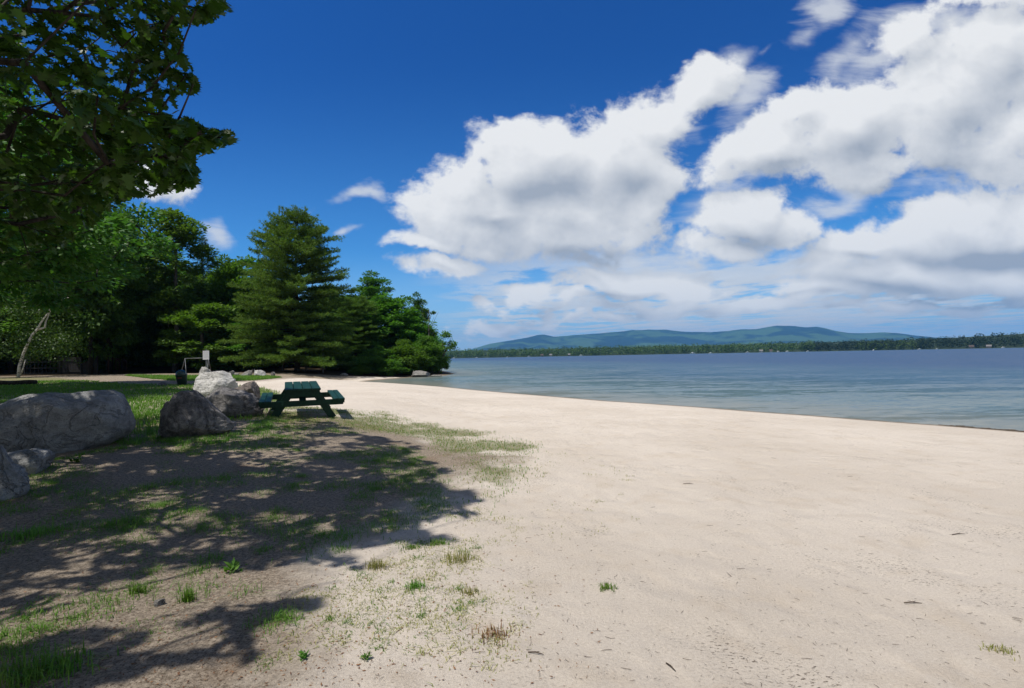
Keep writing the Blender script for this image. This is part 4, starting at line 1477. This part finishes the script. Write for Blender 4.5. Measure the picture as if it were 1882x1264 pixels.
# ------------------------------------------------------------------ notice board on a post
g_ = at_depth(379, 690, 38); g_[2] = hz1(g_[0], g_[1])
e_ = empty('notice_sign', g_, R(-4), 'white notice sheet on a thin grey post above the pale boulders', 'sign')
tl = at_depth(373, 644.5, 38) - g_; br_ = at_depth(384.5, 660.5, 38) - g_
zt, zb = tl[2], br_[2]
wd = (br_[0] - tl[0]) * 1.05
MB().box((0, .03, (zt - .1) / 2), (.06, .06, zt - .1 + .4), None, .004).build('post', M['pipe'], e_)
pn = MB().box((0, -.012, (zt + zb) / 2), (wd, .02, zt - zb), None, .002).build('panel', M['white_sign'], e_)
rgs = random.Random(3)
for k_ in range(9):
    mb = MB()
    zz_ = zt - .07 - k_ * (zt - zb - .12) / 9
    x0 = -wd * .40
    while x0 < wd * .36:
        ww = rgs.uniform(.02, .06)
        mb.box((x0 + ww / 2, -.0245, zz_), (ww, .002, .012 if k_ else .028))
        x0 += ww + .015
    mb.build('text_line', M['sign_ink'], pn)

# ------------------------------------------------------------------ swing frame
DEPS = 46
base = at_depth(340, 690, DEPS); base[2] = hz1(base[0], base[1])
e_ = empty('swing_frame', base, 0, 'grey pipe swing frame with splayed legs behind the litter bin', 'swing frame')
tl = at_depth(340, 658.5, DEPS) - base; tr = at_depth(383, 657.5, DEPS) - base
MB().tube([tl + (tl - tr) * .02, tr + (tr - tl) * .02], .024, 8).build('top_bar', M['pipe'], e_, True)
for top_, feet in ((tl, ((342.5, DEPS - 1.0), (332, DEPS + 1.0))), (tr, ((381, DEPS - 1.0), (389, DEPS + .8)))):
    for px, dp in feet:
        f_ = at_depth(px, 690, dp); f_[2] = hz1(f_[0], f_[1]) - .05
        MB().tube([top_, f_ - base], .021, 8).build('leg', M['pipe'], e_, True)

# ------------------------------------------------------------------ red-brown pipe hoops
DEPS = 52
base = at_depth(214, 689, DEPS); base[2] = hz1(base[0], base[1])
e_ = empty('climbing_hoops', base, 0, 'pair of red-brown pipe hoops standing in the shade at the wood edge', 'climbing hoops')
for x0, x1, tp_, dd_ in ((199.5, 219, 659, 0), (213, 233, 659, 1.0)):
    a_ = at_depth(x0, 688, DEPS + dd_) - base; b_ = at_depth(x1, 688, DEPS + dd_) - base; t_ = at_depth((x0 + x1) / 2, tp_, DEPS + dd_) - base
    a_[2] = b_[2] = -.05
    hw_ = (b_[0] - a_[0]) / 2
    zt = t_[2] - hw_ * .62
    pts = [a_, np.array([a_[0], a_[1], zt])]
    for an in np.linspace(math.pi, 0, 11)[1:-1]:
        pts.append(np.array([(a_[0] + b_[0]) / 2 + hw_ * math.cos(an), a_[1], zt + hw_ * .62 * math.sin(an)]))
    pts += [np.array([b_[0], b_[1], zt]), b_]
    MB().tube(pts, .03, 8).build('hoop', M['red_pipe'], e_, True)
a_ = at_depth(209, 659, DEPS) - base; b_ = at_depth(223, 659, DEPS + 1) - base
MB().tube([a_, b_], .02, 6).build('tie_bar', M['red_pipe'], e_, True)

# ------------------------------------------------------------------ old board fence and ramp in the shade
DEPS = 53
base = at_depth(130, 689, DEPS); base[2] = hz1(base[0], base[1])


def fence(name, label, cat, x0, x1, top0, top1, dep, gap, rails, mname, pw=.14, group=None):
    bs = at_depth((x0 + x1) / 2, 689, dep); bs[2] = hz1(bs[0], bs[1])
    e2_ = empty(name, bs, 0, label, cat, group)
    n_ = max(2, int((x1 - x0) * dep / FPX / (pw + gap)))
    mb_ = MB()
    for k_ in range(n_):
        f_ = (k_ + .5) / n_
        p_ = at_depth(x0 + (x1 - x0) * f_, top0 + (top1 - top0) * f_, dep) - bs
        hh = p_[2] + .05 + random.uniform(-.02, .02)
        mb_.box((p_[0], p_[1], hh / 2 - .02), (pw, .022, hh), None, .003)
    mb_.build('boards', M[mname], e2_)
    for f_ in rails:
        a1 = at_depth(x0, top0 + (689 - top0) * f_, dep) - bs; b1 = at_depth(x1, top1 + (689 - top1) * f_, dep) - bs
        a1[1] -= .035; b1[1] -= .035
        MB().beam(a1, b1, .045, .09).build('rail', M[mname], e2_)
    for xx, tp_ in ((x0, top0), (x1, top1)):
        p_ = at_depth(xx, tp_ - 1.5, dep) - bs
        MB().box((p_[0], p_[1] - .05, p_[2] / 2), (.1, .1, p_[2] + .1), None, .006).build('post', M[mname], e2_)
    return e2_


fence('board_fence', 'grey upright board fence in the deep shade left of the hoops', 'fence', 112, 150, 656, 657, DEPS, .02, (.2, .8), 'old_wood')
fence('ramp_railing', 'sloping grey board railing beside the board fence', 'railing', 150, 180, 668, 655.5, DEPS - .8, .015, (.04, .75), 'old_wood')
fence('picket_fence', 'open dark picket fence between the birch and the board fence', 'fence', 46, 110, 658, 656, DEPS + .5, .30, (.25, .6, .9), 'old_wood', .06)

# low dark log on the lawn at the left
a_ = G(-30, 709); b_ = G(66, 707)
c_ = (a_ + b_) / 2
e2 = MB()
pts = [(a_ - c_) * (1 - t_) + (b_ - c_) * t_ + np.array([0, 0, .13 + .02 * math.sin(t_ * 9)]) for t_ in np.linspace(0, 1, 9)]
e2.tube(pts, np.linspace(.16, .13, 9), 10)
o_ = e2.build('log', M['bark'], None, True, loc=tuple(c_))
tag(o_, 'dark fallen log lying on the shaded lawn at the left edge', 'log')


# ------------------------------------------------------------------ far shore: forest, cottages, boats
def far_forest(name, px0, px1, spire, leafm, hh, rows, label, r0=905, dens=1.0):
    d0 = ray(px0, 650); d1 = ray(px1, 650)
    a0, a1 = math.atan2(d0[0], d0[1]), math.atan2(d1[0], d1[1])
    n_ = int((a1 - a0) * r0 / 2.3 * rows * dens)
    an = rng.uniform(a0, a1, n_)
    row = rng.uniform(0, 1, n_) ** 1.3
    rr_ = r0 + 25 * (vnoise(an * 30, an * 0, 2) - .5) + 6 + row * 28 * rows
    X_ = rr_ * np.sin(an); Y_ = rr_ * np.cos(an); Z_ = H(X_, Y_)
    ht = hh * rng.uniform(.72, 1.10, n_) * (.85 + .3 * vnoise(an * 110, row * 3, 9))
    con = rng.uniform(0, 1, n_) < spire
    nq = 34
    idx = np.repeat(np.arange(n_), nq)
    t_ = rng.uniform(.08, 1, len(idx))
    wid = np.where(con[idx], 2.4 * (1.05 - t_) + .25, 3.3 * np.sqrt(np.maximum(1 - ((t_ - .58) / .46) ** 2, .02)))
    th = rng.uniform(0, 6.28, len(idx)); rad_ = wid * rng.uniform(.3, 1.0, len(idx))
    cen = np.stack([X_[idx] + rad_ * np.cos(th), Y_[idx] + rad_ * np.sin(th), Z_[idx] + ht[idx] * t_], 1)
    dr = np.stack([np.cos(th), np.sin(th), rng.normal(-.1, .5, len(idx))], 1)
    L_ = np.where(con[idx], 1.5, 2.1) * rng.uniform(.7, 1.4, len(idx))
    V_, F_, C_ = leaves_np(cen, dr, L_, L_ * .75, tilt=.7)
    o_ = bpy.data.objects.new(name, mesh_np(name, V_, F_, C_, leafm)); COL.objects.link(o_)
    tag(o_, label, 'forest', kind='stuff')


far_forest('far_forest', 560, 1500, .45, M['far_leaf'], 14, 4, 'distant mixed forest lining the far shore of the lake')
far_forest('far_shadow_forest', 1475, 2150, .55, M['far_leaf_shadow'], 13.5, 5, 'distant forest on the far shore at the right, coloured darker for cloud shadow')
far_forest('far_shore_grove', 1560, 1690, .2, M['far_leaf'], 13, 1, 'lighter green grove at the waterline before the dark far forest', 896)


def far_pos(px, r_):
    d = ray(px, 650)
    a1 = math.atan2(d[0], d[1])
    return r_ * math.sin(a1), r_ * math.cos(a1), a1


def shore_r(a1):
    return 900 + 25 * (float(vnoise(np.array([a1 * 30]), np.array([0.0]), 2)[0]) - .5)


def cottage(px, w, wallm, roofm, label):
    _, _, a1 = far_pos(px, 900)
    r_ = shore_r(a1) + 5
    x_, y_ = r_ * math.sin(a1), r_ * math.cos(a1)
    e2_ = empty('cottage', (x_, y_, hz1(x_, y_)), -a1, label, 'cottage')
    hh = 2.0
    w *= .55
    mb_ = MB(); mb_.box((0, 0, hh / 2 + .2), (w, 6, hh), None, .03); wl = mb_.build('wall', M[wallm], e2_)
    bm = bmesh.new()
    w2 = w / 2 + .5
    vs = [bm.verts.new(p_) for p_ in ((-w2, -3.6, hh + .2), (w2, -3.6, hh + .2), (w2, 3.6, hh + .2), (-w2, 3.6, hh + .2), (-w2, 0, hh + 2.4), (w2, 0, hh + 2.4))]
    for f_ in ((0, 1, 5, 4), (2, 3, 4, 5), (0, 4, 3), (1, 2, 5), (3, 2, 1, 0)): bm.faces.new([vs[k_] for k_ in f_])
    mb_ = MB(); mb_.bm(bm); mb_.build('roof', M[roofm], e2_)
    for k_ in (-.28, .28):
        MB().box((k_ * w, -3.03, hh * .55), (1.4, .06, 1.2)).build('window', M['roof_grey'], e2_)


cottage(996, 8, 'tan_paint', 'roof_brown', 'tan cottage among the trees on the far shore left of the middle')
cottage(1012, 7, 'white_paint', 'roof_grey', 'pale grey roofed cottage just right of the tan far cottage')
cottage(1046, 6, 'tan_paint', 'roof_grey', 'small tan cottage on the far shore below the left mountain slope')
cottage(1399, 8, 'white_paint', 'roof_grey', 'white cottage on the far shore below the highest peak')
cottage(1417, 7, 'white_paint', 'roof_brown', 'brown roofed white cottage right of the white far cottage')
cottage(1786, 8, 'tan_paint', 'roof_brown', 'tan cottage under the dark forest at the far right shore')
cottage(1818, 8, 'tan_paint', 'roof_grey', 'grey roofed tan cottage farthest right on the far shore')


def boat_meshes():
    L_, Wd, Hh = 6.5, 2.3, 1.0
    bm = bmesh.new()
    secs = []
    for t_ in np.linspace(0, 1, 9):
        wv = Wd / 2 * (1 - max(0, (t_ - .45) / .55) ** 2.2)
        x_ = -L_ / 2 + L_ * t_
        zk = .0 + .45 * max(0, t_ - .6) ** 1.5
        secs.append([bm.verts.new(p_) for p_ in ((x_, -wv - .01, Hh + .25 * t_), (x_, -wv * .75 - .01, .25 + zk), (x_, 0, zk - .15), (x_, wv * .75 + .01, .25 + zk), (x_, wv + .01, Hh + .25 * t_))])
    for a1, b1 in zip(secs[:-1], secs[1:]):
        for k_ in range(4): bm.faces.new((a1[k_], a1[k_ + 1], b1[k_ + 1], b1[k_]))
        bm.faces.new((a1[4], a1[0], b1[0], b1[4]))
    bm.faces.new(secs[0]); bm.faces.new(secs[-1][::-1])
    h_ = MB(); h_.bm(bm)
    c2 = MB(); c2.box((-.3, 0, Hh + .75), (2.2, 1.7, 1.1), None, .2)
    return h_, c2


hm, cm = boat_meshes()
boat = None
for px, off_, sc_ in ((834, 14, .9), (876, 12, .9), (932, 16, .8), (972, 20, 1.1), (1068, 18, 1.2), (1273, 40, 1.5), (1306, 34, 1.1), (1374, 20, 1.0), (1430, 14, 1.1), (1447, 16, 1.1), (1485, 14, .9), (1606, 20, .8), (1690, 14, .8), (1722, 14, .7), (1844, 20, .9)):
    _, _, a1 = far_pos(px, 900)
    r_ = shore_r(a1) - off_
    if boat is None:
        boat = empty('boat', (0, 0, 0), 0, 'tiny white cabin boat moored along the far wooded shore', 'boat', 'white boats along the far shore')
        bk = [(hm.build('hull', M['white_paint'], boat), []), (cm.build('cabin', M['white_paint'], boat), [])]
        o_ = boat
    else:
        o_ = copy_thing(boat, bk)
    o_.location = (r_ * math.sin(a1), r_ * math.cos(a1), WZ)
    o_.rotation_euler = (0, 0, random.uniform(-.5, .5) + (math.pi if random.random() < .5 else 0))
    o_.scale = (sc_ * .75,) * 3
    if px == 1273: o_['label'] = 'largest white boat on the far side of the lake, right of the middle'; 


# ------------------------------------------------------------------ grass
def blades(P_, ln_, wd_, lean=.5):
    n_ = len(P_)
    th = rng.uniform(0, 6.28, n_)
    hd = np.stack([np.cos(th), np.sin(th), np.zeros(n_)], 1)
    sd_ = np.stack([-np.sin(th), np.cos(th), np.zeros(n_)], 1) * (wd_ / 2)[:, None]
    le = np.abs(rng.normal(0, lean, n_))
    up_ = np.array([0, 0, 1.0])
    m_ = P_ + (hd * (.35 * le)[:, None] + up_) * (ln_ * .55)[:, None]
    t_ = P_ + (hd * (1.0 * le)[:, None] + up_ * np.maximum(.25, 1 - .35 * le)[:, None]) * ln_[:, None]
    V_ = np.stack([P_ - sd_, P_ + sd_, m_ + sd_ * .75, m_ - sd_ * .75, t_], 1)
    i0 = np.arange(n_)[:, None] * 5
    F_ = np.concatenate([i0 + np.array([[0, 1, 2, 3]]), i0 + np.array([[3, 2, 4]])], 1)
    C_ = np.tile([4, 3], n_)
    return V_.reshape(-1, 3), F_.ravel(), C_


def scatter(poly, n_, dens, ymax=None):
    pl = np.array(poly)
    lo, hi = pl.min(0), pl.max(0)
    X_ = rng.uniform(lo[0], hi[0], n_); Y_ = rng.uniform(lo[1], hi[1], n_)
    k_ = sdist(poly, X_, Y_) > -.3
    X_, Y_ = X_[k_], Y_[k_]
    k_ = rng.uniform(0, 1, len(X_)) < dens(X_, Y_)
    X_, Y_ = X_[k_], Y_[k_]
    return X_, Y_


def grass_obj(name, X_, Y_, ln_, wd_, mat, label, lean=.5):
    P_ = np.stack([X_, Y_, H(X_, Y_) - .006], 1)
    V_, F_, C_ = blades(P_, ln_, wd_, lean)
    o_ = bpy.data.objects.new(name, mesh_np(name, V_, F_, C_, mat)); COL.objects.link(o_)
    return tag(o_, label, 'grass', kind='stuff')


rng = np.random.default_rng(55)
near_lawn = [p_ for p_ in PW['lawn']]
X_, Y_ = scatter([(-26, 6), (-4.2, 8), (-5.5, 14), (-9, 28), (-22, 34), (-40, 34)], 330000, lambda a1, b1: ss(-.3, .6, sdist(PW['lawn'], a1, b1)) * np.clip(14 / np.hypot(a1, b1), .2, 1) ** 1.2 * (.35 + .65 * ss(.35, .6, fbm(a1 * .8, b1 * .8, 71))))
ds = np.hypot(X_, Y_)
grass_obj('lawn_grass', X_, Y_, rng.uniform(.05, .13, len(X_)), .006 + .0009 * ds * rng.uniform(.6, 1.2, len(X_)), M['grass'], 'green lawn grass behind the boulders on the left')
X_, Y_ = scatter(PW['strip'], 60000, lambda a1, b1: np.full(a1.shape, .6))
grass_obj('verge_grass', X_, Y_, rng.uniform(.08, .2, len(X_)), np.full(len(X_), .03), M['grass'], 'green grass verge between the sandy path and the wood')
X_, Y_ = scatter(PW['bank'], 420000, lambda a1, b1: ss(.15, 1.0, grass_mask(a1, b1)) * .5)
k_ = rng.uniform(0, 1, len(X_)) < .5
grass_obj('bank_grass', X_[k_], Y_[k_], rng.uniform(.02, .06, k_.sum()), rng.uniform(.005, .011, k_.sum()), M['grass'], 'sparse green grass in the band between the shade and the open sand', .8)
grass_obj('bank_dry_grass', X_[~k_], Y_[~k_], rng.uniform(.015, .055, (~k_).sum()), rng.uniform(.005, .010, (~k_).sum()), M['grass_dry'], 'yellowing dry grass in the band between the shade and the open sand', .9)


# scattered tufts: cluster centres, then blades around each
def tuft_field(name, poly_px, ntuft, mat, label, ln=(.03, .09), blades_n=(14, 50), spread=.06, bias=None, wd=(.004, .008)):
    pw_ = [tuple(G(*p_)[:2]) for p_ in poly_px]
    pl = np.array(pw_); lo, hi = pl.min(0), pl.max(0)
    Xc = []; 
    while len(Xc) < ntuft:
        a1 = rng.uniform(lo[0], hi[0], 400); b1 = rng.uniform(lo[1], hi[1], 400)
        k2 = sdist(pw_, a1, b1) > 0
        if bias is not None: k2 &= rng.uniform(0, 1, 400) < bias(a1, b1)
        Xc += list(zip(a1[k2], b1[k2]))
    Xc = np.array(Xc[:ntuft])
    cnt = rng.integers(blades_n[0], blades_n[1], ntuft)
    idx = np.repeat(np.arange(ntuft), cnt)
    sp = spread * rng.uniform(.4, 1.5, ntuft)
    X2 = Xc[idx, 0] + rng.normal(0, 1, len(idx)) * sp[idx]; Y2 = Xc[idx, 1] + rng.normal(0, 1, len(idx)) * sp[idx]
    sz_ = rng.uniform(ln[0], ln[1], ntuft)
    grass_obj(name, X2, Y2, sz_[idx] * rng.uniform(.5, 1.2, len(idx)), rng.uniform(wd[0], wd[1], len(idx)), mat, label, 1.25)


SHADE_PX = [(-60, 880), (300, 800), (480, 780), (640, 790), (760, 830), (830, 880), (800, 960), (700, 1010), (560, 1100), (430, 1262), (-60, 1262)]
nz_ = lambda a1, b1: ss(.42, .62, fbm(a1 * 1.3, b1 * 1.3, 81))
tuft_field('shade_grass', SHADE_PX, 620, M['grass'], 'green grass tufts growing in the shaded dirt under the overhanging tree', (.02, .07), (25, 110), .085, nz_, (.003, .0055))
tuft_field('rock_foot_grass', [(210, 800), (300, 790), (330, 806), (430, 800), (480, 768), (530, 775), (440, 815), (300, 820), (215, 822)], 110, M['grass'], 'grass growing round the feet of the boulders', (.04, .11), (20, 60), .07)
tuft_field('edge_grass', [(430, 1262), (560, 1080), (700, 1000), (860, 930), (960, 960), (980, 1100), (960, 1262)], 300, M['grass_dry'], 'thin dry grass sprigs dotted over the sunlit sand edge', (.012, .035), (6, 30), .06, nz_, (.003, .006))
tuft_field('edge_green_grass', [(430, 1262), (560, 1080), (700, 1000), (860, 930), (900, 1000), (880, 1100), (760, 1262)], 60, M['grass'], 'small green grass sprigs dotted over the sunlit sand edge', (.012, .040), (8, 40), .030, nz_, (.003, .006))
tuft_field('beach_grass', [(1000, 830), (1150, 850), (1200, 950), (1050, 1000), (930, 980)], 40, M['grass_dry'], 'last thin dry sprigs at the outer edge of the grass band', (.015, .035), (5, 16), .06)


# single tufts and weeds one can point to
def single_tuft(px, py, n_, ln, spread, mat, label, name='grass_tuft', cat='grass tuft', lean=.6):
    g2 = G(px, py)
    X2 = g2[0] + rng.normal(0, spread, n_); Y2 = g2[1] + rng.normal(0, spread * .8, n_)
    P_ = np.stack([X2, Y2, H(X2, Y2) - .006], 1) - g2
    V_, F_, C_ = blades(P_, rng.uniform(.5, 1.1, n_) * ln, rng.uniform(.004, .007, n_), lean)
    o_ = bpy.data.objects.new(name, mesh_np(name, V_, F_, C_, mat)); COL.objects.link(o_)
    o_.location = g2
    tag(o_, label, cat)


single_tuft(1115, 1082, 90, .05, .028, M['grass'], 'lone green grass tuft on the open sand right of the middle')
single_tuft(762, 1080, 120, .055, .032, M['grass'], 'bright green tuft on the sunlit sand below the shade')
single_tuft(690, 1044, 110, .085, .035, M['grass_dry'], 'taller yellow green tuft at the edge of the shade')
single_tuft(806, 1000, 130, .06, .045, M['grass'], 'green tuft at the right end of the row by the shade tip')
single_tuft(755, 1008, 90, .05, .035, M['grass'], 'green tuft just left of the row end by the shade tip')
single_tuft(845, 1030, 120, .085, .06, M['grass_dry'], 'wispy dry tuft right of the row of green tufts')
single_tuft(862, 1090, 70, .05, .035, M['grass_dry'], 'small olive tuft on the sand below the wispy dry tuft')
single_tuft(1838, 1196, 90, .035, .035, M['grass_dry'], 'olive tuft alone on the sand at the lower right corner')
single_tuft(905, 1170, 110, .05, .05, M['dead_leaf'], 'brown dry tuft on the sand in the lower middle')
single_tuft(345, 1105, 100, .11, .022, M['grass'], 'upright green tuft beside the pale pebble')
single_tuft(255, 1090, 90, .10, .03, M['grass'], 'green tuft left of the pale pebble')
single_tuft(95, 1235, 320, .10, .10, M['grass'], 'large sunlit tuft of long grass at the bottom left corner', lean=.8)
single_tuft(20, 1250, 220, .10, .09, M['grass'], 'shadowy long grass tuft cut by the bottom left corner', lean=.8)
single_tuft(60, 985, 180, .11, .10, M['grass'], 'long grass tuft by the pointed boulder at the left', lean=.9)


def weed(px, py, size, n_, mat, label):
    g2 = G(px, py)
    th = rng.uniform(0, 6.28, n_); el_ = rng.uniform(.15, 1.0, n_)
    dr = np.stack([np.cos(th) * np.cos(el_), np.sin(th) * np.cos(el_), np.sin(el_)], 1)
    c2 = np.stack([rng.normal(0, size * .25, n_), rng.normal(0, size * .25, n_), np.abs(rng.normal(.01, size * .25, n_))], 1)
    V_, F_, C_ = leaves_np(c2, dr, size * rng.uniform(.5, 1, n_), size * .30, tilt=.4)
    o_ = bpy.data.objects.new('weed', mesh_np('weed', V_, F_, C_, mat)); COL.objects.link(o_); o_.location = g2
    tag(o_, label, 'weed')


weed(427, 1050, .075, 46, M['leaf_light'], 'bushy bright green weed in the sunlight at the shade edge')
weed(558, 1210, .035, 40, M['leaf'], 'flat green weed on the sand near the bottom')
weed(673, 1213, .03, 36, M['leaf'], 'dark green flat weed right of the other flat weed near the bottom')
weed(140, 850, .10, 34, M['leaf'], 'broad leaved weed before the largest boulder')


# litter: twigs, needles, pebbles
def debris():
    mb_ = MB()
    n_ = 1300
    cnt = 0
    for _ in range(n_):
        px = rng.uniform(480, 1880); py = 700 + 560 * rng.uniform(0, 1) ** .8
        if px < 900 and py < 790: continue
        g2 = onz(px, py, 0)
        if math.hypot(*g2) > 24: continue
        if sdist(LAND, np.array([g2[0]]), np.array([g2[1]]))[0] < .3: continue
        z_ = hz1(*g2)
        L_ = min(.10, .007 + rng.exponential(.008)) * (1 + .06 * math.hypot(*g2)); th = rng.uniform(0, 6.28)
        d_ = np.array([math.cos(th), math.sin(th), 0]) * L_ / 2
        p_ = np.array([g2[0], g2[1], z_ + .004])
        r_ = .0007 + L_ * .010
        mb_.tube([p_ - d_, p_ + np.array([rng.normal(0, L_ * .06), rng.normal(0, L_ * .06), r_ * .5]), p_ + d_], [r_, r_, r_ * .6], 4)
    for _ in range(170):                      # drift line at the water's edge
        px = rng.uniform(1730, 1895); g2 = onz(px, np.interp(px, [1600, 1740, 1882, 1900], [772, 782, 793, 794.5]) + rng.normal(.6, .8), WZ)
        th = rng.normal(-.9, .35); L_ = .03 + rng.exponential(.05)
        d_ = np.array([math.cos(th), math.sin(th), 0]) * L_ / 2; p_ = np.array([g2[0], g2[1], max(hz1(*g2), WZ) + .006])
        mb_.tube([p_ - d_, p_ + np.array([0, 0, .004]), p_ + d_], [.005, .006, .003], 4)
    o_ = mb_.build('twig_litter', M['twig'])
    tag(o_, 'tiny dark twigs and bark bits scattered over the sand', 'litter', kind='stuff')
    n_ = 4200
    px = rng.uniform(-20, 1100, n_); py = 790 + 472 * rng.uniform(0, 1, n_) ** .9
    P_ = np.array([onz(a1, b1, .02) for a1, b1 in zip(px, py)])
    keep = rng.uniform(0, 1, n_) < np.interp(px, [0, 600, 1100], [1, .8, .15])
    P_ = P_[keep]
    P3 = np.stack([P_[:, 0], P_[:, 1], H(P_[:, 0], P_[:, 1]) + .004], 1)
    V_, F_, C_ = leaves_np(P3, rng.normal(0, 1, (len(P3), 3)) * np.array([1, 1, .2]), rng.uniform(.006, .028, len(P3)), rng.uniform(.003, .010, len(P3)), tilt=.35)
    o_ = bpy.data.objects.new('leaf_litter', mesh_np('leaf_litter', V_, F_, C_, M['dead_leaf'])); COL.objects.link(o_)
    tag(o_, 'brown bits of dead leaf scattered under the tree and over the sand edge', 'litter', kind='stuff')


debris()


def twig(px, py, L_, th, label):
    g2 = G(px, py)
    d_ = np.array([math.cos(th), math.sin(th), 0]) * L_ / 2
    mb_ = MB()
    mb_.tube([-d_ + np.array([0, 0, .006]), np.array([.0, L_ * .05, .010]), d_ + np.array([0, 0, .006])], [.0032, .0036, .0016], 6)
    mb_.tube([np.array([.0, L_ * .05, .010]), d_ * .5 + np.array([0, L_ * .15, .012])], [.0022, .001], 5)
    o_ = mb_.build('twig', M['twig'], None, True, loc=tuple(g2))
    tag(o_, label, 'twig')


twig(1762, 983, .12, .1, 'dark twig on the open sand at the right')
twig(1678, 1110, .10, -.1, 'thin twig on the sand below the dark twig at the right')
twig(1265, 890, .12, -.1, 'short twig on the sand just right of the middle')
twig(1233, 1228, .07, -1.2, 'small crooked twig near the bottom right of the middle')
twig(985, 1203, .08, -.3, 'short twig on the sand near the bottom middle')
twig(115, 1140, .16, .2, 'pale stick on the dirt in the left foreground')

# ------------------------------------------------------------------ air between the camera and the mountains
hm_, nb = new_mat('haze_air')
pv = nb.n('ShaderNodeVolumePrincipled')
pv.inputs['Color'].default_value = (.17, .50, 1.0, 1)
pv.inputs['Density'].default_value = 9.5e-5
pv.inputs['Anisotropy'].default_value = 0.0
o_ = nb.n('ShaderNodeOutputMaterial'); nb.link(pv.outputs[0], o_.inputs['Volume'])
mb = MB(); mb.box((0, 0, (460 - 12) / 2), (22400, 22400, 472))
hz_o = mb.build('haze', hm_)
tag(hz_o, 'thin blue air between the beach and the mountains', 'haze', kind='stuff')
